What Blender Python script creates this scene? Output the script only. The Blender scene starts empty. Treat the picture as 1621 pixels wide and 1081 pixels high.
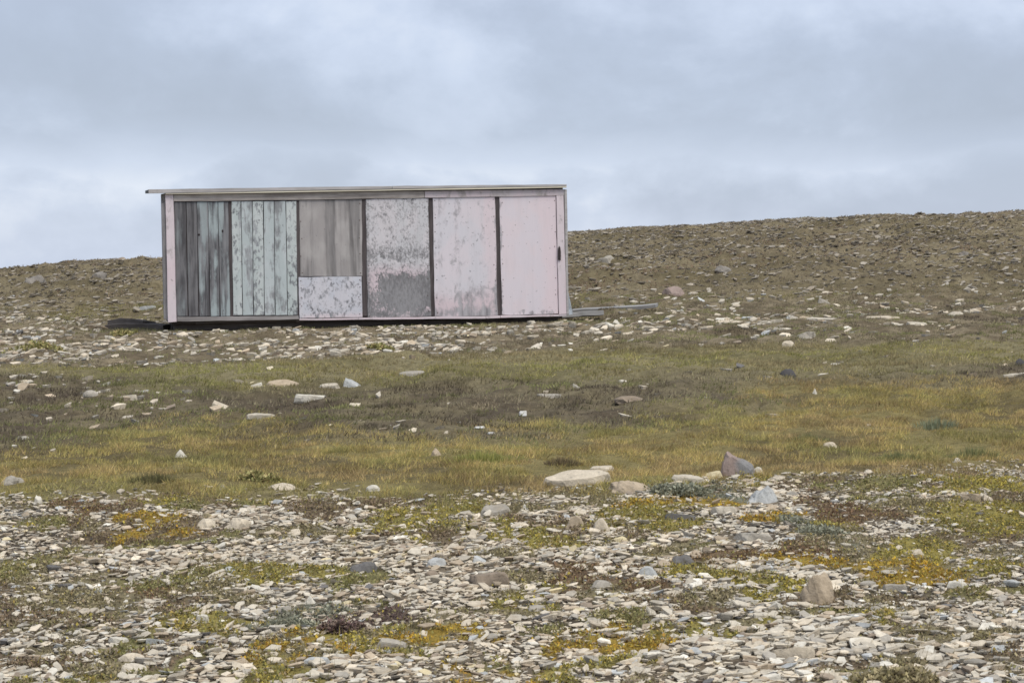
import bpy, bmesh, math
import numpy as np
from mathutils import Vector, Matrix

C = bpy.context.scene.collection
scene = bpy.context.scene
rng = np.random.default_rng(20240817)

# ------------------------------------------------------------------ camera
F = 3045.0                      # focal length in pixels of the 1621 px wide photograph
ZC = 1.954                      # eye height above the ground underfoot
PITCH = math.atan(100.5 / F)    # camera looks slightly down
cam_data = bpy.data.cameras.new('camera')
cam = bpy.data.objects.new('camera', cam_data)
C.objects.link(cam)
cam.location = (0, 0, ZC)
cam.rotation_euler = (math.pi / 2 - PITCH, 0, 0)
cam_data.sensor_width = 36.0
cam_data.lens = F / 1621.0 * 36.0
cam_data.clip_start = 0.1
cam_data.clip_end = 8000
cam_data.dof.use_dof = False
scene.camera = cam

# ------------------------------------------------------------------ world and sun
SUN_EL, SUN_AZ = math.radians(62), math.radians(140)    # azimuth clockwise from +Y: high, behind the camera on the right
world = bpy.data.worlds.new('World')
scene.world = world
world.use_nodes = True


class NG:
    """small helper for writing node graphs"""
    def __init__(self, nt):
        self.nt = nt
        nt.nodes.clear()

    def n(self, kind, **kw):
        nd = self.nt.nodes.new(kind)
        for k, v in kw.items():
            setattr(nd, k, v)
        return nd

    def put(self, sock, v):
        if v is None:
            return
        if isinstance(v, bpy.types.NodeSocket):
            self.nt.links.new(v, sock)
        else:
            if isinstance(v, tuple) and len(v) == 3 and sock.type == 'RGBA':
                v = (*v, 1.0)
            sock.default_value = v

    def m(self, op, a, b=None, c=None, clamp=False):
        nd = self.n('ShaderNodeMath', operation=op, use_clamp=clamp)
        self.put(nd.inputs[0], a)
        self.put(nd.inputs[1], b)
        self.put(nd.inputs[2], c)
        return nd.outputs[0]

    def v(self, op, a, b=None):
        nd = self.n('ShaderNodeVectorMath', operation=op)
        self.put(nd.inputs[0], a)
        self.put(nd.inputs[1], b)
        return nd.outputs[0]

    def mix(self, f, a, b, blend='MIX'):
        nd = self.n('ShaderNodeMix', data_type='RGBA', blend_type=blend)
        self.put(nd.inputs[0], f)
        self.put(nd.inputs[6], a)
        self.put(nd.inputs[7], b)
        return nd.outputs[2]

    def noise(self, vec, scale, detail=4, rough=0.55, dist=0.0):
        nd = self.n('ShaderNodeTexNoise')
        self.put(nd.inputs['Vector'], vec)
        self.put(nd.inputs['Scale'], scale)
        self.put(nd.inputs['Detail'], detail)
        self.put(nd.inputs['Roughness'], rough)
        self.put(nd.inputs['Distortion'], dist)
        return nd.outputs[0]

    def ss(self, x, a, b):
        nd = self.n('ShaderNodeMapRange', interpolation_type='SMOOTHSTEP')
        self.put(nd.inputs[0], x)
        self.put(nd.inputs[1], a)
        self.put(nd.inputs[2], b)
        return nd.outputs[0]

    def ramp(self, x, stops):
        nd = self.n('ShaderNodeValToRGB')
        cr = nd.color_ramp
        while len(cr.elements) < len(stops):
            cr.elements.new(0.5)
        for e, (p, c) in zip(cr.elements, stops):
            e.position = p
            e.color = (*c, 1) if len(c) == 3 else c
        self.put(nd.inputs[0], x)
        return nd.outputs[0]

    def scale(self, vec, s):
        return self.v('MULTIPLY', vec, s)

    def sep(self, vec):
        nd = self.n('ShaderNodeSeparateXYZ')
        self.put(nd.inputs[0], vec)
        return nd.outputs

    def comb(self, x, y, z):
        nd = self.n('ShaderNodeCombineXYZ')
        for i, q in enumerate((x, y, z)):
            self.put(nd.inputs[i], q)
        return nd.outputs[0]


def build_world():
    g = NG(world.node_tree)
    out = g.n('ShaderNodeOutputWorld')
    bg = g.n('ShaderNodeBackground')
    sky = g.n('ShaderNodeTexSky', sky_type='NISHITA', sun_disc=False)
    sky.sun_elevation = SUN_EL
    sky.sun_rotation = SUN_AZ
    sky.air_density = 1.0
    sky.dust_density = 1.5
    d = g.n('ShaderNodeTexCoord').outputs['Generated']
    x, y, z = g.sep(d)
    # overcast cloud sheet: noise on a plane overhead, flattened towards the horizon
    zz = g.m('MAXIMUM', z, 0.0)
    den = g.m('ADD', zz, 0.10)
    px = g.m('DIVIDE', x, den)
    py = g.m('DIVIDE', y, den)
    p = g.comb(px, py, 0.0)
    n1 = g.noise(g.scale(p, (1.25, 0.55, 1)), 1.0, 6, 0.52, 0.5)
    n2 = g.noise(g.v('ADD', g.scale(p, (3.0, 1.7, 1)), (7.3, 2.1, 0)), 1.0, 4, 0.5, 0.3)
    n3 = g.noise(g.v('ADD', g.scale(d, (8.0, 8.0, 12)), (15.5, 8.8, 2.2)), 1.0, 7, 0.56, 0.15)
    n = g.m('ADD', g.m('MULTIPLY', n1, 0.07), g.m('ADD', g.m('MULTIPLY', n2, 0.03), g.m('MULTIPLY', n3, 0.90)))
    n = g.ss(n, 0.34, 0.68)
    # belts of the sheet: pale near the horizon, a grey bank above it, then broken cloud
    wob = g.m('MULTIPLY', g.m('SUBTRACT', n3, 0.5), 0.07)
    wob2 = g.m('MULTIPLY', g.m('SUBTRACT', n1, 0.5), 0.03)
    e = g.m('ADD', z, g.m('ADD', wob, wob2))
    belt = g.ramp(g.m('MULTIPLY', e, 4.0), [(0.0, (.70,) * 3), (0.14, (.52,) * 3), (0.23, (.74,) * 3), (0.31, (.16,) * 3), (0.43, (.24,) * 3), (0.56, (.50,) * 3), (0.8, (.5,) * 3)])
    t = g.m('ADD', g.m('MULTIPLY', belt, 0.56), g.m('MULTIPLY', n, 0.46))
    col = g.ramp(t, [(0.0, (2.0, 2.25, 2.78)), (0.35, (2.42, 2.74, 3.42)), (0.62, (3.02, 3.38, 4.14)), (0.85, (3.85, 4.14, 4.72)), (1.0, (4.5, 4.7, 5.1))])
    col = g.mix(0.9, sky.outputs[0], col)
    g.put(bg.inputs[0], col)
    bg.inputs[1].default_value = 0.1
    g.put(out.inputs[0], bg.outputs[0])


build_world()
sun_d = bpy.data.lights.new('sun', 'SUN')
sun_d.energy = 1.5
sun_d.angle = math.radians(28)
sun_d.color = (1.0, 0.95, 0.86)
sun = bpy.data.objects.new('sun', sun_d)
C.objects.link(sun)
sd = Vector((math.sin(SUN_AZ) * math.cos(SUN_EL), math.cos(SUN_AZ) * math.cos(SUN_EL), math.sin(SUN_EL)))
sun.rotation_euler = (-sd).to_track_quat('-Z', 'Y').to_euler()
sun.location = (0, -20, 30)

vs = scene.view_settings
vs.view_transform = 'Standard'
vs.look = 'None'
vs.exposure = 1.04
vs.gamma = 1.0
vs.use_curve_mapping = False
scene.cycles.max_bounces = 5
scene.cycles.diffuse_bounces = 3
scene.cycles.use_denoising = True
scene.cycles.filter_width = 1.6
scene.render.filter_size = 1.6

# ------------------------------------------------------------------ terrain as a function


def vhash(ix, iy, s):
    h = (ix.astype(np.int64) * 374761393 + iy.astype(np.int64) * 668265263 + s * 1442695041) & 0xffffffff
    h = ((h ^ (h >> 13)) * 1274126177) & 0xffffffff
    h = (h ^ (h >> 16)) & 0xffffffff
    return h / 4294967295.0


def vnoise(x, y, s=0):
    ix, iy = np.floor(x), np.floor(y)
    fx, fy = x - ix, y - iy
    fx = fx * fx * (3 - 2 * fx)
    fy = fy * fy * (3 - 2 * fy)
    a, b = vhash(ix, iy, s), vhash(ix + 1, iy, s)
    c, d = vhash(ix, iy + 1, s), vhash(ix + 1, iy + 1, s)
    return (a + (b - a) * fx) * (1 - fy) + (c + (d - c) * fx) * fy


def fbm(x, y, s=0, oct=4, gain=0.5):
    x = np.asarray(x, float)
    y = np.asarray(y, float)
    t, a, n = 0, 1.0, 0
    for k in range(oct):
        t = t + a * vnoise(x * 2 ** k + 17.3 * k, y * 2 ** k - 9.1 * k, s + k)
        n += a
        a *= gain
    return t / n


def sstep(a, b, x):
    t = np.clip((x - a) / (b - a), 0, 1)
    return t * t * (3 - 2 * t)


cp, sp = math.cos(PITCH), math.sin(PITCH)


def ray(px, py):
    a, b = (np.asarray(px, float) - 810.5) / F, (540.5 - np.asarray(py, float)) / F
    return np.stack([a, cp + b * sp, -sp + b * cp], -1)      # camera forward is (0, cos, -sin)


def at_depth(px, py, Y):
    r = ray(px, py)
    return Vector(r / r[1] * Y) + Vector((0, 0, ZC))


# ground line along the front of the shed
G0, G1 = at_depth(265, 525, 34.2), at_depth(898, 511.5, 35.7)
GL = math.hypot(G1.x - G0.x, G1.y - G0.y)
GD = ((G1.x - G0.x) / GL, (G1.y - G0.y) / GL)


# skyline of the hill as the photograph shows it, turned into crest heights 68 m away
SKY_PX = np.array([-900, -300, 0, 60, 110, 180, 260, 450, 650, 900, 1000, 1100, 1200, 1300, 1430, 1500, 1621, 1900, 2600])
SKY_PY = np.array([438, 435, 432, 427, 421, 413, 411, 397, 385, 369, 362, 357, 351, 347, 341, 342, 337, 331, 326])
YF, YCR = 39.0, 68.0


def hgt(X, Y):
    X = np.asarray(X, float)
    Y = np.asarray(Y, float)
    base = 0.0328 * np.clip(Y, -30, 46) + 0.0155 * np.clip(X, -40, 40)
    base = base + 0.05 * np.sin(Y * 0.55 + X * 0.21 + 1.0) * sstep(9, 14, Y) * sstep(34, 28, Y)
    u = X / YCR * F + 810.5
    zc = ZC + (440.0 - np.interp(u, SKY_PX, SKY_PY)) / F * YCR
    t = np.clip((Y - YF) / (YCR - YF), 0, 1)
    prof = np.sin(t * math.pi / 2) * 0.55 + t * 0.45
    z = base + (zc - base) * prof * (t > 0)
    over = np.clip(Y - YCR, 0, None)
    z = z - 0.10 * over * sstep(0, 26, over)
    z = np.where(Y > YCR, np.maximum(z, -7 - 0.004 * over), z)
    # hummocks, bigger away from the gravel
    far = sstep(12.5, 16, Y)
    z = z + (fbm(X * 1.3, Y * 1.3, 3, 3) - 0.5) * (0.05 + 0.07 * far)
    z = z + (fbm(X * 4.2, Y * 4.2, 11, 2) - 0.5) * (0.025 + 0.03 * far)
    z = z + sstep(17, 20, Y) * sstep(120, 80, Y) * ((fbm(X * 2.2, Y * 2.2, 14, 4, .6) - 0.5) * 0.17)
    hill = sstep(39, 45, Y) * sstep(110, 90, Y)
    calm = 1 - 0.65 * sstep(YCR - 12, YCR, Y)
    z = z + calm * hill * ((fbm(X * 0.45, Y * 0.6, 21, 4) - 0.5) * 0.42 + (fbm(X * 1.9, Y * 2.2, 27, 4, .6) - 0.5) * 0.40)
    # level stand of the shed
    lx = (X - G0[0]) * GD[0] + (Y - G0[1]) * GD[1]
    ly = -(X - G0[0]) * GD[1] + (Y - G0[1]) * GD[0]
    q = np.clip(lx / GL, -.25, 1.25)
    w = sstep(-1.6, -0.5, ly) * sstep(5.5, 3.6, ly) * sstep(-2.2, -.9, lx) * sstep(GL + 1.8, GL + .6, lx)
    return z * (1 - w) + (G0[2] + (G1[2] - G0[2]) * q + 0.07 * (fbm(X * 1.7, Y * 1.7, 33, 3) - .5)) * w


def project(X, Y, Z):
    dz = Z - ZC
    f = Y * cp - dz * sp
    up = Y * sp + dz * cp
    return 810.5 + F * X / f, 540.5 - F * up / f


YS = np.concatenate([np.geomspace(5, 90, 900)])


def P(px, py):
    """the point of the ground seen at a pixel of the photograph"""
    r = ray(px, py)
    r = r / r[1]
    g = ZC + r[2] * YS - hgt(r[0] * YS, YS)
    i = int(np.argmax(g < 0)) if (g < 0).any() else len(YS) - 1
    a, b = YS[max(i - 1, 0)], YS[i]
    for _ in range(20):
        c = (a + b) / 2
        if ZC + r[2] * c - hgt(r[0] * c, c) < 0:
            b = c
        else:
            a = c
    return Vector((r[0] * b, b, ZC + r[2] * b))


def edge_line(pts):
    w = [P(*q) for q in pts]
    xs = np.array([q.x for q in w])
    ys = np.array([q.y for q in w])
    o = np.argsort(xs)
    return lambda X: np.interp(X, xs[o], ys[o])


B1 = edge_line([(-300, 800), (0, 790), (250, 778), (430, 778), (560, 790), (700, 803), (860, 782), (1000, 786), (1150, 764), (1300, 762), (1450, 752), (1621, 742), (1900, 732)])
B2 = edge_line([(-300, 725), (0, 715), (200, 694), (400, 690), (600, 694), (800, 688), (950, 680), (1050, 650), (1200, 622), (1400, 606), (1621, 596), (1900, 590)])
B3 = edge_line([(-300, 610), (0, 606), (170, 606), (400, 612), (600, 608), (800, 600), (1000, 600), (1200, 598), (1621, 585), (1900, 580)])
B4 = edge_line([(-300, 592), (0, 590), (200, 586), (330, 575), (500, 568), (650, 566), (760, 556), (900, 548), (1000, 546), (1200, 548), (1621, 540), (1900, 535)])

# vegetation patches on the gravel: px, py, half width, half height, kind
PATCH = [
    (245, 828, 70, 13, 'orange'), (170, 800, 60, 9, 'rust'), (300, 788, 70, 9, 'brown'), (211, 848, 120, 9, 'brown'), (317, 856, 70, 9, 'green'),
    (511, 818, 70, 8, 'brown'), (560, 806, 120, 12, 'brown'), (690, 815, 70, 13, 'yellow'), (800, 812, 60, 16, 'heath'), (850, 855, 80, 20, 'yellow'),
    (900, 838, 60, 12, 'brown'), (268, 926, 120, 22, 'green'), (440, 916, 110, 20, 'yellow'), (530, 920, 50, 30, 'green'), (190, 947, 50, 8, 'rust'),
    (243, 963, 70, 12, 'brown'), (352, 980, 60, 14, 'yellow'), (49, 890, 70, 11, 'green'), (116, 940, 60, 16, 'heath'), (81, 995, 80, 14, 'heath'),
    (296, 1037, 60, 9, 'brown'), (462, 984, 60, 11, 'sage'), (540, 988, 42, 15, 'purple'), (522, 1018, 60, 10, 'yellow'), (458, 1040, 70, 10, 'orange'),
    (282, 1054, 60, 10, 'green'), (141, 1036, 60, 10, 'heath'), (716, 1020, 110, 14, 'orange'), (557, 1038, 60, 16, 'yellow'), (600, 1005, 60, 14, 'heath'),
    (1005, 1022, 70, 14, 'orange'), (892, 1068, 80, 12, 'yellow'), (720, 1072, 70, 8, 'orange'), (956, 996, 60, 10, 'green'), (1033, 864, 60, 16, 'heath'), (963, 911, 60, 14, 'rust'),
    (1065, 797, 65, 12, 'orange'), (1020, 820, 60, 12, 'yellow'), (1150, 908, 90, 14, 'yellow'), (1193, 934, 40, 13, 'yellow'), (1383, 900, 100, 17, 'orange'),
    (1485, 876, 100, 18, 'yellow'), (1584, 818, 90, 26, 'yellow'), (1397, 772, 80, 14, 'green'), (1540, 765, 100, 16, 'yellow'), (1369, 810, 90, 14, 'rust'), (1240, 878, 120, 12, 'rust'),
    (1230, 984, 110, 15, 'heath'), (1344, 976, 70, 16, 'green'), (1415, 984, 50, 10, 'yellow'), (1133, 1003, 80, 9, 'yellow'), (1425, 1068, 90, 18, 'heath'),
    (1587, 942, 60, 18, 'green'), (1305, 838, 36, 12, 'sage'), (1263, 824, 45, 8, 'orange'), (1552, 853, 70, 10, 'brown'), (1080, 955, 60, 9, 'brown'), (1300, 950, 55, 14, 'brown'),
    (1120, 945, 70, 12, 'heath'), (1520, 1000, 90, 8, 'heath'), (60, 770, 70, 9, 'green'), (1075, 772, 48, 14, 'sage'), (700, 880, 26, 6, 'brown'), (680, 845, 36, 12, 'brown'),
    (1460, 800, 60, 10, 'heath'), (1180, 756, 40, 8, 'yellow'), (20, 1040, 60, 20, 'brown'), (930, 790, 60, 9, 'heath'),
]
PAL = {   # leaf colours of each kind of ground cover
    'orange': [(.52, .32, .05), (.56, .39, .06), (.38, .29, .07), (.40, .24, .06), (.28, .24, .08)],
    'yellow': [(.40, .335, .09), (.47, .375, .085), (.30, .27, .10), (.25, .235, .095), (.37, .275, .09)],
    'green': [(.26, .25, .105), (.30, .275, .12), (.22, .21, .09), (.33, .285, .135), (.27, .21, .105)],
    'rust': [(.24, .155, .095), (.22, .145, .095), (.29, .20, .11), (.20, .15, .10), (.25, .20, .115)],
    'brown': [(.22, .165, .11), (.26, .19, .125), (.19, .145, .10), (.29, .225, .14), (.25, .205, .125)],
    'heath': [(.31, .265, .155), (.27, .225, .14), (.36, .305, .18), (.24, .205, .125), (.32, .28, .15)],
    'sage': [(.25, .255, .19), (.30, .30, .23), (.22, .225, .165), (.20, .195, .14), (.28, .265, .19)],
    'purple': [(.15, .105, .095), (.19, .125, .11), (.12, .09, .08), (.17, .13, .10), (.22, .165, .125)],
}
KINDS = list(PAL)
PW = []
for (px, py, rx, ry, kind) in PATCH:
    c, a, b = P(px, py), P(px, py + ry), P(px, py - ry)
    PW.append((c.x, c.y, rx / F * c.y, max(abs(b.y - a.y) / 2, 0.06), KINDS.index(kind)))


def patches(X, Y):
    """cover 0..1 and index of the kind of ground cover on the gravel"""
    wx = X + (fbm(X * 2.6, Y * 2.6, 41, 4) - 0.5) * 1.0
    wy = Y + (fbm(X * 3.0, Y * 2.2, 47, 5, .6) - 0.5) * 1.5
    best = np.zeros(X.shape)
    kind = np.full(X.shape, KINDS.index('heath'))
    for (cx, cy, rx, ry, k) in PW:
        w = 1 - sstep(0.75, 1.4, np.hypot((wx - cx) / rx, (wy - cy) / ry))
        up = w > best
        best = np.where(up, w, best)
        kind = np.where(up, k, kind)
    # small scattered growth between the stones
    n = fbm(X * 2.1, Y * 1.7, 53, 5, .6)
    edge = sstep(-2.6, -.1, Y - B1(X))
    right = sstep(.5, 3.0, X) * sstep(9.3, 10.6, Y)
    w = sstep(0.555, 0.67, n + .075 * edge + .05 * right) * 0.9
    up = w > best
    best = np.where(up, w, best)
    kind = np.where(up, np.array([5, 1, 2, 4, 5])[(np.floor(fbm(X * 0.9, Y * 0.9, 59, 2) * 9.9) % 5).astype(int)], kind)
    return best, kind


def zones(X, Y):
    """weights: gravel, grass, heath, strip (short olive grass), rubble, hill"""
    wy = Y + (fbm(X * 0.9, Y * 0.9, 61, 4) - 0.5) * 1.3
    grav = 1 - sstep(-0.7, 0.6, wy - B1(X))
    hill = sstep(-2, 2, Y + (fbm(X * .3, Y * .3, 63, 3) - 0.5) * 6 - 40.5)
    wy2 = Y + (fbm(X * 0.9, Y * 0.7, 67, 5, .6) - 0.5) * 5.5
    grass = (1 - grav) * (1 - sstep(-1.5, 1.5, wy2 - B2(X)))
    wy3 = Y + (fbm(X * 0.5, Y * 0.5, 71, 4) - 0.5) * 4.0
    rub = (1 - hill) * sstep(-0.7, 0.7, wy3 - B4(X))
    strip = (1 - grav - grass).clip(0) * sstep(-1.0, 1.0, wy3 - B3(X)) * (1 - rub)
    heath = (1 - grav - grass - strip - rub - hill).clip(0)
    return grav, grass, heath, strip, rub, hill


# ------------------------------------------------------------------ mesh helpers


def props(o, label=None, cat=None, group=None, kind=None):
    if label:
        o['label'] = label
    if cat:
        o['category'] = cat
    if group:
        o['group'] = group
    if kind:
        o['kind'] = kind
    return o


def mesh_arrays(name, verts, faces, cols=None, smooth=False):
    """faces: (M, k) index array, all faces with k corners"""
    me = bpy.data.meshes.new(name)
    M, k = faces.shape
    me.vertices.add(len(verts))
    me.vertices.foreach_set('co', np.ascontiguousarray(verts, np.float32).ravel())
    me.loops.add(M * k)
    me.loops.foreach_set('vertex_index', np.ascontiguousarray(faces, np.int32).ravel())
    me.polygons.add(M)
    me.polygons.foreach_set('loop_start', np.arange(0, M * k, k, dtype=np.int32))
    me.polygons.foreach_set('use_smooth', np.full(M, smooth))
    me.update(calc_edges=True)
    if cols is not None:
        at = me.color_attributes.new('col', 'FLOAT_COLOR', 'POINT')
        c4 = np.ones((len(verts), 4), np.float32)
        c4[:, :3] = cols
        at.data.foreach_set('color', c4.ravel())
    return me


def link(name, me, mat=None, parent=None):
    o = bpy.data.objects.new(name, me)
    C.objects.link(o)
    if mat:
        me.materials.clear()
        me.materials.append(mat)
    if parent:
        o.parent = parent
    return o


def empty(name, loc=(0, 0, 0)):
    o = bpy.data.objects.new(name, None)
    C.objects.link(o)
    o.location = loc
    o.empty_display_size = 0.2
    return o


# ------------------------------------------------------------------ materials


def new_mat(name):
    m = bpy.data.materials.new(name)
    m.use_nodes = True
    return m, NG(m.node_tree)


def finish(g, col, rough=0.9, bump=None, bstr=0.4, bdist=0.01, spec=0.25):
    out = g.n('ShaderNodeOutputMaterial')
    b = g.n('ShaderNodeBsdfPrincipled')
    g.put(b.inputs['Base Color'], col)
    g.put(b.inputs['Roughness'], rough)
    b.inputs['Specular IOR Level'].default_value = spec
    if bump is not None:
        bn = g.n('ShaderNodeBump')
        bn.inputs['Strength'].default_value = bstr
        bn.inputs['Distance'].default_value = bdist
        g.put(bn.inputs['Height'], bump)
        g.put(b.inputs['Normal'], bn.outputs[0])
    g.put(out.inputs[0], b.outputs[0])
    return b


def attr_col(g):
    return g.n('ShaderNodeAttribute', attribute_name='col').outputs[0]


def mat_ground():
    m, g = new_mat('tundra_soil')
    tc = g.n('ShaderNodeTexCoord').outputs['Object']
    a = g.noise(tc, 9.0, 6, 0.65)
    b = g.noise(tc, 70.0, 4, 0.6)
    f = g.m('ADD', g.m('MULTIPLY', a, 0.9), g.m('MULTIPLY', b, 0.8))
    f = g.m('ADD', g.m('MULTIPLY', g.m('SUBTRACT', f, 0.85), 2.0), 1.0)
    c = g.v('SCALE', attr_col(g))
    sc = c.node
    g.put(sc.inputs['Scale'], g.m('MAXIMUM', f, 0.25))
    finish(g, c, 0.95, g.m('ADD', a, g.m('MULTIPLY', b, 0.5)), 0.8, 0.03, 0.1)
    return m


def mat_stone():
    m, g = new_mat('weathered_stone')
    tc = g.n('ShaderNodeTexCoord').outputs['Object']
    oi = g.n('ShaderNodeObjectInfo')
    base = g.mix(1.0, attr_col(g), oi.outputs['Color'], 'MULTIPLY')
    pos = g.n('ShaderNodeNewGeometry').outputs['Position']
    a = g.noise(pos, 9.0, 5, 0.6)
    b = g.noise(pos, 45.0, 5, 0.7)
    f = g.m('ADD', g.m('MULTIPLY', g.m('SUBTRACT', a, 0.5), 0.7), g.m('ADD', g.m('MULTIPLY', g.m('SUBTRACT', b, 0.5), 0.9), 1.0))
    c = g.v('SCALE', base)
    g.put(c.node.inputs['Scale'], f)
    # dark lichen and rusty stains
    li = g.ss(g.noise(g.v('ADD', pos, (9.1, 3.3, 5.7)), 22.0, 5, 0.65), 0.60, 0.68)
    c = g.mix(g.m('MULTIPLY', li, 0.55), c, (.10, .095, .085))
    st = g.ss(g.noise(g.v('ADD', pos, (2.1, 13.3, 1.7)), 6.0, 3, 0.6), 0.56, 0.72)
    c = g.mix(g.m('MULTIPLY', st, 0.28), c, (.27, .20, .12))
    finish(g, c, 0.92, g.m('ADD', a, b), 0.55, 0.012, 0.2)
    return m


def mat_leaf(name, trans=0.35):
    m, g = new_mat(name)
    c = attr_col(g)
    out = g.n('ShaderNodeOutputMaterial')
    d = g.n('ShaderNodeBsdfDiffuse')
    t = g.n('ShaderNodeBsdfTranslucent')
    mx = g.n('ShaderNodeMixShader')
    mx.inputs[0].default_value = trans
    g.put(d.inputs[0], c)
    g.put(t.inputs[0], c)
    g.put(mx.inputs[1], d.outputs[0])
    g.put(mx.inputs[2], t.outputs[0])
    g.put(out.inputs[0], mx.outputs[0])
    return m


M_GROUND = mat_ground()
M_STONE = mat_stone()
M_GRASS = mat_leaf('dry_grass_blades')
M_LEAF = mat_leaf('small_leaves', 0.25)


def mat_wood(name, light, dark, axis='z', k=1.0, bstr=0.5):
    """weathered bare timber; grain runs along the given axis"""
    m, g = new_mat(name)
    tc = g.n('ShaderNodeTexCoord').outputs['Object']
    oi = g.n('ShaderNodeObjectInfo').outputs['Random']
    tc = g.v('ADD', tc, g.comb(g.m('MULTIPLY', oi, 31.0), g.m('MULTIPLY', oi, 17.0), g.m('MULTIPLY', oi, 23.0)))
    s = {'z': (22, 22, 1.1), 'x': (1.1, 22, 22), 'y': (22, 1.1, 22)}[axis]
    a = g.noise(g.scale(tc, s), 1.0 * k, 5, 0.6, 0.3)
    s2 = {'z': (90, 90, 3), 'x': (3, 90, 90), 'y': (90, 3, 90)}[axis]
    b = g.noise(g.scale(tc, s2), 1.0, 3, 0.6)
    c2 = g.noise(tc, 3.5, 4, 0.6)
    f = g.m('ADD', g.m('MULTIPLY', a, 0.55), g.m('ADD', g.m('MULTIPLY', b, 0.2), g.m('MULTIPLY', c2, 0.25)))
    col = g.mix(g.ss(f, 0.36, 0.64), dark, light)
    finish(g, col, 0.85, g.m('ADD', a, b), bstr, 0.004, 0.2)
    return m


def mat_paint(name, pa, pb, wl, wd, peel=0.5, flake=9.0, soft=0.05, zone=None, base_pink=None, streak=0.0, vdir=0.6, grain_z=1.3):
    """old flaking paint (pa/pb) over weathered board (wl/wd). Object coordinates: x across, z up, metres from the lower left corner.
    zone: list of (x0, x1, z0, z1, gain, ragged) rectangles with ragged edges where the paint is more (gain>0) or less worn."""
    m, g = new_mat(name)
    tc = g.n('ShaderNodeTexCoord').outputs['Object']
    x, y, z = g.sep(tc)
    oi = g.n('ShaderNodeObjectInfo').outputs['Random']
    tcr = g.v('ADD', tc, g.comb(g.m('MULTIPLY', oi, 31.0), g.m('MULTIPLY', oi, 17.0), g.m('MULTIPLY', oi, 23.0)))
    grain = g.noise(g.scale(tcr, (24, 24, grain_z)), 1.0, 5, 0.6, 0.4)
    broad = g.noise(g.scale(tcr, (2.6, 2.6, 1.5)), 1.0, 4, 0.55)
    wood = g.mix(g.ss(g.m('ADD', g.m('MULTIPLY', grain, 0.6), g.m('MULTIPLY', broad, 0.4)), 0.38, 0.62), wd, wl)
    fl = g.noise(g.scale(tcr, (1, 1, vdir)), flake, 7, 0.68, 0.5)
    fl2 = g.noise(g.scale(tcr, (1, 1, 0.8)), flake * 0.32, 4, 0.6, 0.3)
    wear = g.m('ADD', g.m('MULTIPLY', fl, 0.55), g.m('ADD', g.m('MULTIPLY', fl2, 0.35), g.m('MULTIPLY', grain, 0.10)))
    if streak:
        sk = g.noise(g.scale(tcr, (7, 7, 0.35)), 1.0, 3, 0.5, 0.2)
        wear = g.m('ADD', wear, g.m('MULTIPLY', g.m('SUBTRACT', sk, 0.5), streak))
    for (x0, x1, z0, z1, gain, rag) in (zone or []):
        jx = g.m('ADD', x, g.m('MULTIPLY', g.m('SUBTRACT', fl, 0.5), rag))
        jz = g.m('ADD', z, g.m('MULTIPLY', g.m('SUBTRACT', fl2, 0.5), rag * 1.2))
        r = g.m('MULTIPLY', g.m('MULTIPLY', g.ss(jx, x0 - .05, x0 + .05), g.ss(jx, x1 + .05, x1 - .05)),
                g.m('MULTIPLY', g.ss(jz, z0 - .06, z0 + .06), g.ss(jz, z1 + .07, z1 - .07)))
        wear = g.m('ADD', wear, g.m('MULTIPLY', r, gain))
    thr = 0.5 + (0.5 - peel) * 0.36
    bare = g.ss(wear, thr - soft, thr + soft)
    pt = g.mix(g.ss(g.m('ADD', g.m('MULTIPLY', broad, 0.7), g.m('MULTIPLY', fl2, 0.3)), 0.42, 0.58), pa, pb)
    if base_pink:
        # fresher colour left towards one side or the foot of the sheet: (colour, x0, x1, z0, z1)
        for (pc, a0, a1, axis) in base_pink:
            q = x if axis == 'x' else z
            q = g.m('ADD', q, g.m('MULTIPLY', g.m('SUBTRACT', broad, 0.5), 0.5))
            pt = g.mix(g.m('MULTIPLY', g.ss(q, a0, a1), 0.85), pt, pc)
    grime = g.ss(g.noise(g.scale(tcr, (9, 9, 1.2)), 1.0, 5, 0.6), 0.45, 0.8)
    pt = g.mix(g.m('MULTIPLY', grime, 0.22), pt, wl)
    speck = g.ss(g.noise(tcr, 19.0, 3, 0.55), 0.665, 0.70)
    pt = g.mix(g.m('MULTIPLY', speck, 0.7), pt, wd)
    col = g.mix(bare, pt, wood)
    h = g.m('ADD', g.m('MULTIPLY', g.m('SUBTRACT', 1.0, bare), 0.8), g.m('ADD', g.m('MULTIPLY', grain, 0.5), g.m('MULTIPLY', fl, 0.5)))
    finish(g, col, 0.75, h, 0.6, 0.006, 0.25)
    return m


# ------------------------------------------------------------------ ground


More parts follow.
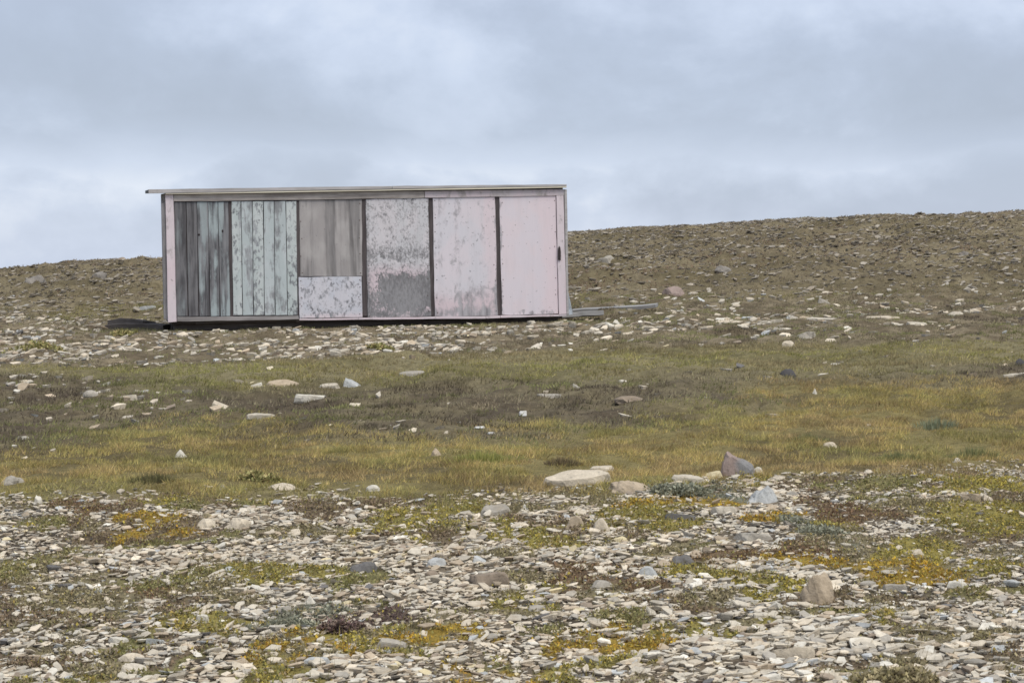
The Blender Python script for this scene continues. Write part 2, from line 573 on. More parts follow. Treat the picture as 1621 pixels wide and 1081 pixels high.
def build_ground():
    rows = np.concatenate([np.linspace(-40, 4, 12, endpoint=False), np.arange(4, 7.4, 0.2), np.arange(7.4, 20, 0.05), np.arange(20, 40, 0.09),
                           np.arange(40, 76, 0.2), np.arange(76, 130, 2.0), np.geomspace(130, 4000, 30)])
    s_in = np.linspace(-1, 1, 330)
    out = np.array([1.05, 1.15, 1.3, 1.6, 2.2, 3.2, 5, 8])
    s = np.concatenate([-out[::-1], s_in, out])
    Y = np.repeat(rows[:, None], len(s), 1)
    X = s[None, :] * (0.31 * np.clip(rows, 8, None) + 1.4)[:, None]
    Z = hgt(X, Y)
    Xf, Yf, Zf = X.ravel(), Y.ravel(), Z.ravel()
    grav, grass, heath, strip, rub, hill = zones(Xf, Yf)
    cov, kind = patches(Xf, Yf)
    n1 = fbm(Xf * 3.1, Yf * 2.2, 81, 4)[:, None]
    n2 = fbm(Xf * 0.8, Yf * 0.6, 85, 4)[:, None]
    lerp = lambda a, b, t: np.array(a) * (1 - t) + np.array(b) * t
    pal = np.array([np.mean(PAL[k], 0) * 0.62 for k in KINDS])
    c_gr = lerp((.075, .06, .044), (.15, .122, .088), sstep(.35, .65, n1))
    c_gr = c_gr * (1 - cov[:, None]) + pal[kind] * cov[:, None]
    c_grass = lerp((.115, .092, .045), (.175, .145, .062), sstep(.35, .65, n2))
    c_heath = lerp((.085, .067, .045), (.15, .125, .075), sstep(.35, .65, n1 * .5 + n2 * .5))
    c_strip = lerp((.14, .122, .06), (.18, .155, .085), sstep(.35, .65, n2))
    c_rub = lerp((.12, .095, .06), (.19, .155, .10), sstep(.4, .62, n1))
    purp = sstep(.50, .62, fbm(Xf * .28, Yf * .30, 89, 4))[:, None]
    c_hill = lerp((.105, .079, .055), (.19, .152, .104), sstep(.38, .62, n1 * .4 + n2 * .6))
    c_hill = c_hill * (1 - .5 * purp) + np.array([.11, .08, .072]) * .35 * purp + c_hill * .15 * purp
    w = np.stack([grav, grass, heath, strip, rub, hill], 1)
    w /= w.sum(1, keepdims=True) + 1e-9
    col = sum(w[:, i:i + 1] * c for i, c in enumerate([c_gr, c_grass, c_heath, c_strip, c_rub, c_hill]))
    nr, nc = len(rows), len(s)
    i = np.arange(nr * nc).reshape(nr, nc)
    quads = np.stack([i[:-1, :-1], i[:-1, 1:], i[1:, 1:], i[1:, :-1]], -1).reshape(-1, 4)
    me = mesh_arrays('ground', np.stack([Xf, Yf, Zf], 1), quads, col, True)
    o = link('ground', me, M_GROUND)
    props(o, 'rolling tundra ground of brown soil and moss rising to a low stony hill', 'ground', kind='structure')


build_ground()

# ------------------------------------------------------------------ shed
O = at_depth(264.5, 511, 34.2)
R = at_depth(898, 497.5, 35.7)
T = at_depth(260.5, 308, 34.2)
ex = (R - O).normalized()
ez = (T - O)
ez = (ez - ez.dot(ex) * ex).normalized()
ey = ez.cross(ex)
SM = Matrix((ex, ey, ez)).transposed().to_4x4()
SM.translation = O
SHED_L = (R - O).length


def FP(px, py):
    """pixel to shed coordinates (x along the front, z up) on the plane of the front"""
    d = Vector(ray(px, py))
    o = Vector((0, 0, ZC))
    t = (O - o).dot(ey) / d.dot(ey)
    q = o + d * t - O
    return q.dot(ex), q.dot(ez)


shed = empty('shed')
shed.matrix_world = SM
props(shed, 'long weathered pink and grey wooden shed with flat roof standing on the tundra', 'shed')


RAG = {'plank': .004, 'wall_panel': .008, 'door': .006, 'stud': .006, 'top_rail': .005, 'corner_board': .005, 'sill_board': .007, 'fascia_board': .005,
       'edge_strip': .003, 'side_board': .006}
rag_rng = np.random.default_rng(77)


def prism(name, quad, y0, y1, mat, parent=shed, bevel=0.004):
    """four (x, z) corners, counter-clockwise from lower left, from y0 (front) to y1 (back); origin at the lower left corner.
    Old boards have worn, slightly wavering edges: each side is divided and its points nudged."""
    ox, oz = quad[0]
    rag = RAG.get(name, 0)
    pts = []
    for i in range(4):
        p, q = np.array(quad[i]), np.array(quad[(i + 1) % 4])
        L = np.linalg.norm(q - p)
        n = max(1, min(12, int(L / .16))) if rag else 1
        nrm = np.array([q[1] - p[1], p[0] - q[0]]) / max(L, 1e-6)
        wv = 0
        for k in range(n):
            wv = .6 * wv + rag_rng.normal(0, rag * .5)
            pts.append(p + (q - p) * (k / n) + (nrm * np.clip(wv, -rag, rag * .6) if k else 0))
    bm = bmesh.new()
    f = [bm.verts.new((x - ox, 0, z - oz)) for x, z in pts]
    b = [bm.verts.new((x - ox, y1 - y0, z - oz)) for x, z in pts]
    ff = bm.faces.new(f)
    bm.faces.new(b[::-1])
    n = len(pts)
    for i in range(n):
        j = (i + 1) % n
        bm.faces.new((f[j], f[i], b[i], b[j]))
    if bevel:
        bmesh.ops.bevel(bm, geom=list(ff.edges), offset=bevel, segments=1, affect='EDGES')
    bmesh.ops.recalc_face_normals(bm, faces=bm.faces)
    me = bpy.data.meshes.new(name)
    bm.to_mesh(me)
    bm.free()
    o = link(name, me, mat, parent)
    o.location = (ox, y0, oz)
    return o


def pq(*px):
    """pixels listed top-left, top-right, bottom-right, bottom-left -> counter-clockwise corners from the lower left"""
    tl, tr, br, bl = [FP(*p) for p in px]
    return [bl, br, tr, tl]


def rect(x0, x1, z0, z1):
    return [(x0, z0), (x1, z0), (x1, z1), (x0, z1)]


PINK = (.71, .605, .63)
LILAC = (.60, .56, .62)
W_GREY_L, W_GREY_D = (.34, .33, .335), (.17, .165, .17)
m_p1 = mat_paint('grey_board_traces_of_teal', (.36, .41, .415), (.30, .335, .34), (.25, .25, .258), (.085, .083, .088), peel=0.62, flake=3.2, soft=0.05, streak=0.55, vdir=0.22)
m_p1d = mat_paint('dark_grey_board', (.30, .335, .34), (.24, .26, .27), (.19, .185, .19), (.075, .072, .076), peel=0.66, flake=3.0, soft=0.08, streak=0.3, vdir=0.2)
m_p2 = mat_paint('flaking_teal_board', (.48, .53, .52), (.55, .585, .575), (.36, .375, .385), (.17, .18, .19), peel=0.40, flake=18.0, soft=0.03, vdir=0.5, streak=.2)
m_p2b = mat_paint('smooth_teal_board', (.46, .51, .51), (.52, .56, .565), (.35, .36, .37), (.20, .205, .21), peel=0.40, flake=14.0, soft=0.06, vdir=0.25, streak=.3)
m_p3 = mat_paint('bare_grey_brown_plywood', (.43, .405, .39), (.36, .335, .325), (.25, .237, .232), (.145, .135, .132), peel=0.50, flake=3.0, soft=0.10, streak=0.8, vdir=0.16)
m_p3l = mat_paint('flaking_lilac_patch', (.57, .58, .63), (.62, .605, .64), (.34, .34, .36), (.15, .15, .16), peel=0.38, flake=20.0, soft=0.05, base_pink=[(PINK, .13, .0, 'z')])
m_p4 = mat_paint('flaking_grey_panel', (.58, .57, .585), (.64, .605, .62), (.30, .293, .30), (.175, .17, .174), peel=0.36, flake=30.0, soft=0.08, grain_z=11.0,
                 zone=[(-.1, .035, -.1, 3, .09, .10), (1.15, 1.6, -.1, 3, .08, .10), (.20, 1.5, .12, .76, .20, .5), (-.2, 1.5, -.2, .45, .10, .3), (-.2, 1.5, 1.05, 1.25, .06, .3)], base_pink=[((.66, .54, .57), 1.0, .7, 'z')])
m_p5 = mat_paint('pale_pink_panel', (.65, .625, .66), (.69, .635, .665), (.45, .43, .445), (.22, .21, .22), peel=0.22, flake=9.0, soft=0.09, streak=0.25,
                 zone=[(-.1, .035, -.1, 3, .09, .10), (1.15, 1.6, -.1, 3, .08, .10), (.4, 1.5, -.1, .55, .09, .4), (-.2, 1.4, -.1, .12, .10, .2)], base_pink=[(PINK, .75, 1.1, 'x'), ((.66, .54, .565), .5, .25, 'z')])
m_p6 = mat_paint('pink_door_panel', (.70, .64, .675), (.72, .635, .66), (.45, .43, .45), (.18, .165, .17), peel=0.06, flake=9.0, soft=0.05,
                 zone=[(-.1, .045, -.1, 3, .12, .12), (-.1, 1.5, -.1, .09, .13, .2)], base_pink=[((.73, .615, .64), .6, 1.0, 'x')])
m_pt = mat_paint('pink_trim', (.69, .58, .605), (.67, .59, .61), (.42, .38, .37), (.22, .19, .18), peel=0.24, flake=7.0, soft=0.07)
m_rail = mat_wood('bare_rail_board', (.50, .455, .42), (.25, .22, .20), 'x')
m_rail_p = mat_paint('faded_pink_rail', (.58, .50, .52), (.54, .49, .50), (.42, .38, .36), (.24, .21, .20), peel=0.38, flake=5.0, soft=0.08)
m_stud = mat_wood('dark_stud', (.115, .098, .098), (.06, .05, .05), 'z')
m_fascia = mat_wood('grey_fascia', (.50, .475, .465), (.33, .31, .30), 'x')
m_cream = mat_wood('cream_edge_strip', (.80, .75, .60), (.68, .62, .49), 'x')
m_dark = mat_wood('dark_timber', (.14, .12, .105), (.06, .05, .046), 'x')
m_sidew = mat_wood('grey_side_boarding', (.33, .32, .32), (.18, .17, .17), 'z')
m_sill = mat_wood('grey_sill', (.36, .335, .325), (.20, .185, .18), 'x')
m_felt = mat_wood('grey_roof_felt', (.16, .16, .165), (.10, .10, .10), 'x')
m_black = mat_wood('blackened_iron_and_hole_shade', (.05, .04, .04), (.025, .02, .02), 'z')  # black of the iron pull, and painted shade for the knot holes
m_rust = mat_wood('rusty_iron', (.13, .085, .065), (.07, .05, .042), 'z')
m_plank = mat_wood('silvered_plank', (.36, .355, .35), (.22, .215, .21), 'x')

DEPTH = 2.9
H = FP(262, 308)[1]
# carcass behind the cladding
prism('front_frame', rect(0.05, SHED_L - 0.05, 0.06, H - 0.06), 0.055, 0.10, m_stud)


def end_wall(x0, x1, z_front, z_back):
    bm = bmesh.new()
    pr = [(0.105, 0.03), (DEPTH - 0.05, 0.03), (DEPTH - 0.05, z_back), (0.105, z_front)]
    f = [bm.verts.new((0, y - .105, z - .03)) for y, z in pr]
    b = [bm.verts.new((x1 - x0, y - .105, z - .03)) for y, z in pr]
    bm.faces.new(f[::-1])
    bm.faces.new(b)
    for i in range(4):
        j = (i + 1) % 4
        bm.faces.new((f[i], f[j], b[j], b[i]))
    bmesh.ops.recalc_face_normals(bm, faces=bm.faces)
    me = bpy.data.meshes.new('side_wall')
    bm.to_mesh(me)
    bm.free()
    link('side_wall', me, m_sidew, shed).location = (x0, .105, .03)


ZL, ZR = FP(262, 305.9)[1], FP(896, 295.6)[1]
end_wall(0.02, 0.06, ZL, ZL + .11)
end_wall(SHED_L - 0.06, SHED_L - 0.02, ZR, ZR + .11)
prism('roof_beam', [(0.05, H - 0.055), (SHED_L - 0.05, H - 0.055), (SHED_L - 0.05, ZR - .004), (0.05, ZL - .004)], 0.056, 0.10, m_stud)
prism('back_wall', rect(0.02, SHED_L - 0.02, 0.03, min(ZL, ZR) + .10), DEPTH - 0.045, DEPTH, m_sidew)
prism('floor_deck', rect(0.08, SHED_L - 0.08, -0.03, 0.05), 0.11, DEPTH - 0.06, m_dark)

# first bay: five grey boards
tops = [(275.5, 294), (295, 311.3), (312, 329), (329.6, 345), (345.6, 361.5)]
for i, (a, b) in enumerate(tops):
    dx = 4.2
    o = prism('plank', pq((a, 319.8), (b, 319.3), (b + dx * 0.72, 500.3), (a + dx, 500.8)), 0.028 + 0.004 * (i % 2), 0.052, m_p1d if i in (0, 1) else m_p1)
    o['label'] = ['dark grey plank', 'darkest grey plank', 'grey plank with teal traces and a knot hole', 'pale grey plank', 'brownish grey plank with a knot hole'][i]
    if i in (2, 4):
        kx, kz = FP(*((315, 371.7) if i == 2 else (352.5, 366)))
        bm = bmesh.new()
        r = bmesh.ops.create_circle(bm, cap_ends=True, radius=0.021 if i == 2 else 0.016, segments=10)
        for v in bm.verts:
            v.co = Vector((v.co.x, -0.003, v.co.y * (1.0 if i == 2 else 1.7)))
        ext = bmesh.ops.extrude_face_region(bm, geom=list(bm.faces))
        for v in [q for q in ext['geom'] if isinstance(q, bmesh.types.BMVert)]:
            v.co.y += 0.006
        bmesh.ops.recalc_face_normals(bm, faces=bm.faces)
        me = bpy.data.meshes.new('knot_hole_shade')
        bm.to_mesh(me)
        bm.free()
        k = link('knot_hole_shade', me, m_black, o)  # thin black disc on the plank; its colour paints the shade inside the hole
        k.location = (kx - o.location.x, 0, kz - o.location.z)
# second bay: six teal boards
e_t = [366.2, 381.6, 399.5, 417, 434, 452.6, 469.7]
e_b = [369, 384.4, 401.5, 419, 436, 455.5, 471.5]
for i in range(6):
    g = 0.55
    o = prism('plank', pq((e_t[i] + g, 318.9), (e_t[i + 1] - g, 318.5), (e_b[i + 1] - g, 498.6), (e_b[i] + g, 499.2)), 0.020 + 0.003 * (i % 2), 0.050, m_p2 if i in (0, 2, 5) else m_p2b)
    o['label'] = 'flaking teal plank' if i in (0, 2, 5) else 'smoother teal plank'
# third bay: bare sheet above, patched sheet below
o = prism('wall_panel', pq((473.5, 317.5), (573, 316), (574, 436.8), (475.5, 437.2)), 0.030, 0.052, m_p3)
o['label'] = 'bare grey brown upper sheet'
o = prism('wall_panel', pq((472.8, 439), (572.5, 438), (574, 502.2), (474.5, 504)), 0.012, 0.034, m_p3l)
o['label'] = 'flaking lilac patch sheet'
o = prism('wall_panel', pq((579.5, 315.8), (678.5, 314), (683, 500.3), (582.5, 502.3)), 0.022, 0.050, m_p4)
o['label'] = 'flaking sheet with dark bare lower half'
o = prism('wall_panel', pq((685.5, 313.8), (783.5, 311.6), (788.5, 499), (689, 500.4)), 0.022, 0.050, m_p5)
o['label'] = 'pale pink sheet'
door = prism('door', pq((791, 311.4), (880, 309.8), (884, 496.5), (795, 498.4)), 0.022, 0.050, m_p6)
door['label'] = 'smooth pink door sheet'
# nail heads along the edges of the sheets
bm = bmesh.new()
bmesh.ops.create_cone(bm, cap_ends=True, segments=8, radius1=.010, radius2=.008, depth=.008)
bmesh.ops.rotate(bm, verts=bm.verts, cent=(0, 0, 0), matrix=Matrix.Rotation(math.pi / 2, 3, 'X'))
nail_me = bpy.data.meshes.new('nail')
bm.to_mesh(nail_me)
bm.free()
nail_me.materials.append(m_rust)
for sheet in [q for q in shed.children if q.name.split('.')[0] in ('wall_panel', 'door')]:
    w_ = max(v.co.x for v in sheet.data.vertices)
    h_ = max(v.co.z for v in sheet.data.vertices)
    nn = 8 if h_ > 1.6 else 5
    for side in (0, 1):
        for k in range(nn):
            if rag_rng.uniform() < .15:
                continue
            nl = bpy.data.objects.new('nail', nail_me)
            C.objects.link(nl)
            nl.parent = sheet
            nl.location = ((.035 if side == 0 else w_ - .045) + rag_rng.normal(0, .008), -.001, .06 + (h_ - .12) * k / (nn - 1) + rag_rng.normal(0, .02))
# studs in the gaps between the bays
for (ta, tb, ba, bb) in [(361, 367, 363.5, 370), (469, 477.6, 471, 481.6), (570.5, 580, 573, 583), (678, 686.5, 682.5, 690), (783, 791.5, 788, 796)]:
    prism('stud', pq((ta, 318.4 - (ta - 360) * .016), (tb, 318.3 - (tb - 360) * .016), (bb, 502.0 - (bb - 360) * .008), (ba, 502.0 - (ba - 360) * .008)), 0.036, 0.0545, m_stud)
# rails, corner boards, sill
prism('top_rail', pq((275, 308.6), (672, 302.8), (672, 313.3), (275, 319.0)), 0.006, 0.05, m_rail)
o = prism('top_rail', pq((672.6, 302.8), (893, 299.9), (893, 309.3), (672.6, 313.2)), 0.004, 0.05, m_rail_p)
o['label'] = 'pink painted end of the top rail'
prism('corner_board', pq((261.5, 308.4), (274.4, 308.4), (279.6, 509.4), (266.0, 510.6)), -0.004, 0.05, m_pt)
prism('corner_board', pq((880.8, 310.2), (892.2, 309.8), (896.8, 497), (885, 498)), 0.0, 0.05, m_pt)
prism('sill_board', pq((280.4, 501.6), (472.4, 499.8), (473.6, 505.4), (280.4, 508.8)), 0.008, 0.05, m_sill)
prism('sill_board', pq((474, 504.6), (792, 499.6), (792, 503.6), (474, 507)), 0.010, 0.05, m_pt)
prism('sill_board', pq((792.6, 499.4), (897, 497.8), (897, 500.2), (792.6, 503.4)), 0.008, 0.05, m_pt)
prism('edge_strip', pq((893.4, 300), (897.4, 300), (900.4, 497), (897.2, 497)), 0.0, 0.09, m_fascia)
# boards on the two ends
b0 = prism('side_board', rect(-0.050, 0.018, 0.06, FP(259, 322)[1]), 0.04, 0.19, m_sidew)
b1 = prism('side_board', rect(SHED_L - 0.018, SHED_L + 0.045, 0.10, FP(898, 304)[1]), 0.10, 0.30, m_plank)
# door pull
hx, hz = FP(885, 401)
bm = bmesh.new()
prof = [(-.026, -.125), (.026, -.13), (.030, .02), (.022, .10), (0.004, .135), (-.016, .10), (-.024, .02)]
f = [bm.verts.new((a, -0.022, b)) for a, b in prof]
b = [bm.verts.new((a * .9, 0.024, b * .95)) for a, b in prof]
bm.faces.new(f)
bm.faces.new(b[::-1])
for i in range(len(prof)):
    j = (i + 1) % len(prof)
    bm.faces.new((f[j], f[i], b[i], b[j]))
bmesh.ops.recalc_face_normals(bm, faces=bm.faces)
me = bpy.data.meshes.new('door_handle')
bm.to_mesh(me)
bm.free()
hd = link('door_handle', me, m_black, door)
hd.location = (hx - door.location.x, -0.02, hz - door.location.z)
# roof slab with overhang on the left
(xl, _), (xr, zr) = FP(235, 300), FP(896, 292)
zl = FP(262, 308)[1]
bm = bmesh.new()
zt_l, zt_r = FP(235, 300.6)[1], FP(896, 293)[1]
zb_l, zb_r = FP(235, 305.5)[1], FP(896, 295.4)[1]
cs = []
for yy, dz in ((-0.03, 0.0), (DEPTH + 0.12, 0.125)):
    cs.append([bm.verts.new((x, yy, z + dz)) for x, z in ((xl, zb_l), (xr, zb_r), (xr, zt_r), (xl, zt_l))])
f, b = cs
bm.faces.new(f)
bm.faces.new(b[::-1])
for i in range(4):
    j = (i + 1) % 4
    bm.faces.new((f[j], f[i], b[i], b[j]))
bmesh.ops.recalc_face_normals(bm, faces=bm.faces)
me = bpy.data.meshes.new('roof')
bm.to_mesh(me)
bm.free()
roof = link('roof', me, m_felt, shed)
o = prism('fascia_board', pq((235, 300.2), (620, 295.0), (620, 299.6), (235, 306.4)), -0.058, -0.034, m_fascia)
o.parent = roof
o = prism('fascia_board', pq((620.6, 294.9), (896, 292.2), (896, 294.8), (620.6, 299.6)), -0.056, -0.034, m_fascia)
o.parent = roof
o = prism('edge_strip', pq((262, 306.2), (896, 295.2), (896, 297.4), (262, 308.0)), -0.050, -0.004, m_cream)
o.parent = roof
# skids under the floor
for yy in (0.25, 1.4, 2.5):
    prism('skid', rect(0.12, SHED_L - 0.12, -0.21, -0.035), yy, yy + 0.16, m_dark)
for xx in (0.5, 2.3, 4.3, 6.6):
    prism('cross_beam', rect(xx, xx + 0.14, -0.034, 0.025), 0.06, 0.105, m_dark)

# ------------------------------------------------------------------ things beside the shed


def plank_thing(name, p0, p1, w, t, mat, label, cat, lift=0.0, roll=0.0, parts=None):
    a, b = P(*p0), P(*p1)
    d = (b - a)
    L = d.length
    x = d.normalized()
    y = Vector((0, 0, 1)).cross(x).normalized()
    z = x.cross(y)
    bm = bmesh.new()
    n = 7
    r2 = np.random.default_rng(int(p0[0]))
    ringsv = []
    for i in range(n):
        q = i / (n - 1)
        sag = r2.normal(0, 0.006) + (t * .35 * math.sin(q * 3.0) if name == 'log' else 0)
        ringsv.append([bm.verts.new((q * L, yy + r2.normal(0, .004), zz + sag)) for yy, zz in ((-w / 2, 0), (w / 2, 0), (w / 2, t), (-w / 2, t))])
    for i in range(n - 1):
        for k in range(4):
            l = (k + 1) % 4
            bm.faces.new((ringsv[i][k], ringsv[i][l], ringsv[i + 1][l], ringsv[i + 1][k]))
    bm.faces.new(ringsv[0])
    bm.faces.new(ringsv[-1][::-1])
    bmesh.ops.recalc_face_normals(bm, faces=bm.faces)
    bmesh.ops.bevel(bm, geom=[e for e in bm.edges if e.calc_face_angle(0) > 0.8], offset=0.006, segments=1, affect='EDGES')
    me = bpy.data.meshes.new(name)
    bm.to_mesh(me)
    bm.free()
    o = link(name, me, mat)
    m = Matrix((x, y, z)).transposed().to_4x4()
    m.translation = a + Vector((0, 0, lift))
    o.matrix_world = m @ Matrix.Rotation(roll, 4, 'X')
    return props(o, label, cat)


plank_thing('plank', (905, 502), (1040, 494), 0.34, 0.07, m_plank, 'long silver grey plank lying on the ground right of the shed', 'plank', 0.09, 0.06)
plank_thing('plank', (886, 508.5), (952, 504), 0.36, 0.09, m_plank, 'short wide grey plank lying under the right end of the shed', 'plank', 0.06, -0.08)
plank_thing('beam', (560, 516.5), (648, 514.5), 0.14, 0.06, m_sill, 'flat grey beam on the ground under the middle of the shed', 'beam', 0.01)
plank_thing('log', (172, 521), (264, 522), 0.26, 0.10, m_dark, 'long blackened timber lying beside the left end of the shed', 'timber', -0.01, 0.05)
plank_thing('log', (180, 519), (236, 520), 0.30, 0.15, m_dark, 'short blackened timber block left of the shed, behind the long one', 'timber', -0.02, -0.1)

# pale sheet leaning on the right end
m_sheet, g = new_mat('pale_plastic_sheet')
tcs = g.n('ShaderNodeTexCoord').outputs['Object']
finish(g, g.mix(g.ss(g.noise(tcs, 5.0, 4, 0.6), .4, .65), (.46, .50, .53), (.60, .64, .66)), 0.5, g.noise(tcs, 9, 3, .5), .4, .01, .4)
bm = bmesh.new()
rows_s = []
for i in range(9):
    q = i / 8
    zz = 0.95 * (1 - q)
    ww = 0.02 + 0.17 * q ** 1.6
    rows_s.append([bm.verts.new((SHED_L + 0.05 + ww * (0.35 + 0.65 * k / 4) + 0.012 * math.sin(5 * q + k), 0.31 + k * 0.05 * (0.3 + q), zz - 0.02 + 0.01 * math.sin(7 * k)))
                   for k in range(5)])
for i in range(8):
    for k in range(4):
        bm.faces.new((rows_s[i][k], rows_s[i][k + 1], rows_s[i + 1][k + 1], rows_s[i + 1][k]))
bmesh.ops.solidify(bm, geom=list(bm.faces), thickness=0.012)
bmesh.ops.recalc_face_normals(bm, faces=bm.faces)
me = bpy.data.meshes.new('plastic_sheet')
bm.to_mesh(me)
bm.free()
for p_ in me.polygons:
    p_.use_smooth = True
o = link('plastic_sheet', me, m_sheet)
o.matrix_world = SM
props(o, 'pale bluish sheet draped down against the right end of the shed', 'sheet')

# ------------------------------------------------------------------ rocks
STONE_COL = {
    'cream': (.52, .45, .345), 'white': (.58, .54, .455), 'pale': (.47, .42, .335), 'grey': (.33, .30, .25), 'dark': (.14, .132, .125),
    'tan': (.39, .315, .225), 'brown': (.25, .20, .15), 'bluish': (.40, .405, .39), 'pinkish': (.29, .225, .195), 'yellowish': (.53, .45, .28),
    'slate': (.22, .20, .175), 'charcoal': (.085, .08, .08),
}


def ico(sub):
    bm = bmesh.new()
    bmesh.ops.create_icosphere(bm, subdivisions=sub, radius=1.0)
    v = np.array([q.co[:] for q in bm.verts])
    f = np.array([[q.index for q in p.verts] for p in bm.faces])
    bm.free()
    return v, f


ICO3, ICO2 = ico(4), ico(3)


def rock_verts(style, seed, sub=3):
    """unit rock: x, y in about -1..1, z from -0.5 (buried) to 1"""
    r = np.random.default_rng(seed)
    v = (ICO3 if sub == 3 else ICO2)[0].copy()
    cuts = []
    if style == 'slab':
        cuts = [((r.normal(0, .10), r.normal(0, .10) - .08, 1), .38), ((0, -1, r.uniform(-.2, .5)), .70)]
    elif style == 'block':
        a = r.uniform(-.4, .4)
        cuts = [((r.normal(0, .12), r.normal(0, .15), 1), .62)] + [((math.cos(a + k * math.pi / 2), math.sin(a + k * math.pi / 2), .12), .72) for k in range(4)]
    elif style == 'dome':
        cuts = [((0, 0, -1), .5)]
    elif style == 'pyramid':
        a = r.uniform(0, 6)
        cuts = [((math.cos(a + k * 1.57), math.sin(a + k * 1.57), .75 + r.uniform(-.1, .1)), .50) for k in range(4)]
    elif style == 'wedge':
        cuts = [((.62, -.15, 1), .42), ((-1, 0, .22), .62), ((0, -1, .3), .6)]
    elif style == 'shoulder':
        cuts = [((.36, -.12, 1), .56), ((-1, -.1, .30), .74), ((1, -.2, .25), .78), ((-.1, -1, .35), .66)]
    elif style == 'wedge_left':
        cuts = [((-.62, -.15, 1), .42), ((1, 0, .22), .62), ((0, -1, .3), .6)]
    elif style == 'plate':
        cuts = [((0, -1, .25), .36), ((0, 1, -.1), .40)]
    elif style == 'boulder':
        cuts = [((r.normal(), r.normal() - .4, abs(r.normal()) * .8), r.uniform(.62, .8)) for _ in range(7)]
    for _ in range(9 if style != 'dome' else 6):
        n = r.normal(size=3)
        n[2] = n[2] * .6 + .1
        cuts.append((n, r.uniform(.74, .93)))
    for n, d in cuts:
        n = np.array(n, float)
        n /= np.linalg.norm(n)
        s = np.clip(v @ n - d, 0, None)
        v = v - s[:, None] * n * 0.96
    nz = (fbm(v[:, 0] * 2.1 + v[:, 2] * 1.3 + seed, v[:, 1] * 2.1 - v[:, 2] * 1.1, seed % 97, 4) - .5)
    v = v * (1 + (0.5 if style in ('shoulder', 'boulder') else 0.26) * nz)[:, None]
    zt = v[:, 2].max()
    v[:, 2] = np.where(v[:, 2] > 0, v[:, 2] / zt, v[:, 2] * .6)
    for k in (0, 1):
        v[:, k] = (v[:, k] - (v[:, k].max() + v[:, k].min()) / 2)
        v[:, k] /= v[:, k].max()
    return v


STONES = []     # (X, Y, width px, noun phrase) of every single stone, for the labels further down
G_STONE = 'single stones lying on the tundra'


def place_rock(px, cy, w, h, style, colr, label, ref=None, name='stone', tilt=0.0, depth=None, seed=None):
    seed = seed or int(px * 7 + cy * 13)
    r = np.random.default_rng(seed)
    p = P(px, cy + h * 0.42)
    k = F / p.y
    W = w / k
    D = W * (depth or {'slab': .42, 'plate': .45}.get(style, .75))
    graz = (ZC - p.z) / p.y + 0.033
    Hh = max(h / k - D * graz * 0.55, 0.35 * h / k)
    sub = 3 if w * h > 1000 else 2
    v = rock_verts(style, seed, sub) * np.array([W / 2, D / 2, Hh])
    if tilt:
        c, s = math.cos(tilt), math.sin(tilt)
        v = np.stack([v[:, 0] * c + v[:, 2] * s, v[:, 1], -v[:, 0] * s + v[:, 2] * c], 1)
    base = np.array(STONE_COL[colr])
    n = fbm(v[:, 0] * 9 / W * .4 + seed, v[:, 2] * 9 / W * .4 + v[:, 1] * 5, seed % 89, 3)[:, None]
    cols = base * (0.8 + 0.4 * n)
    if style == 'shoulder':
        t = sstep(-.1, .15, v[:, 0] / W + .25 * (n[:, 0] - .5))[:, None]
        cols = cols * (1 - t) + np.array([.20, .195, .19]) * (.8 + .4 * n) * t
    f = (ICO3 if sub == 3 else ICO2)[1]
    me = mesh_arrays(name, v, f, cols, False)
    o = link(name, me, M_STONE)
    yaw = r.uniform(-.15, .15)
    o.location = (p.x, p.y + D * 0.3, float(hgt(p.x, p.y + D * .3)) - (0.18 if p.y < 13.4 else 0.12 if w > 50 and p.y < 16 else 0.28) * Hh)
    o.rotation_euler = (0, 0, yaw)
    props(o, label, 'stone' if name == 'stone' else 'boulder', G_STONE)
    STONES.append((p.x, p.y, w, h, ref))
    return o


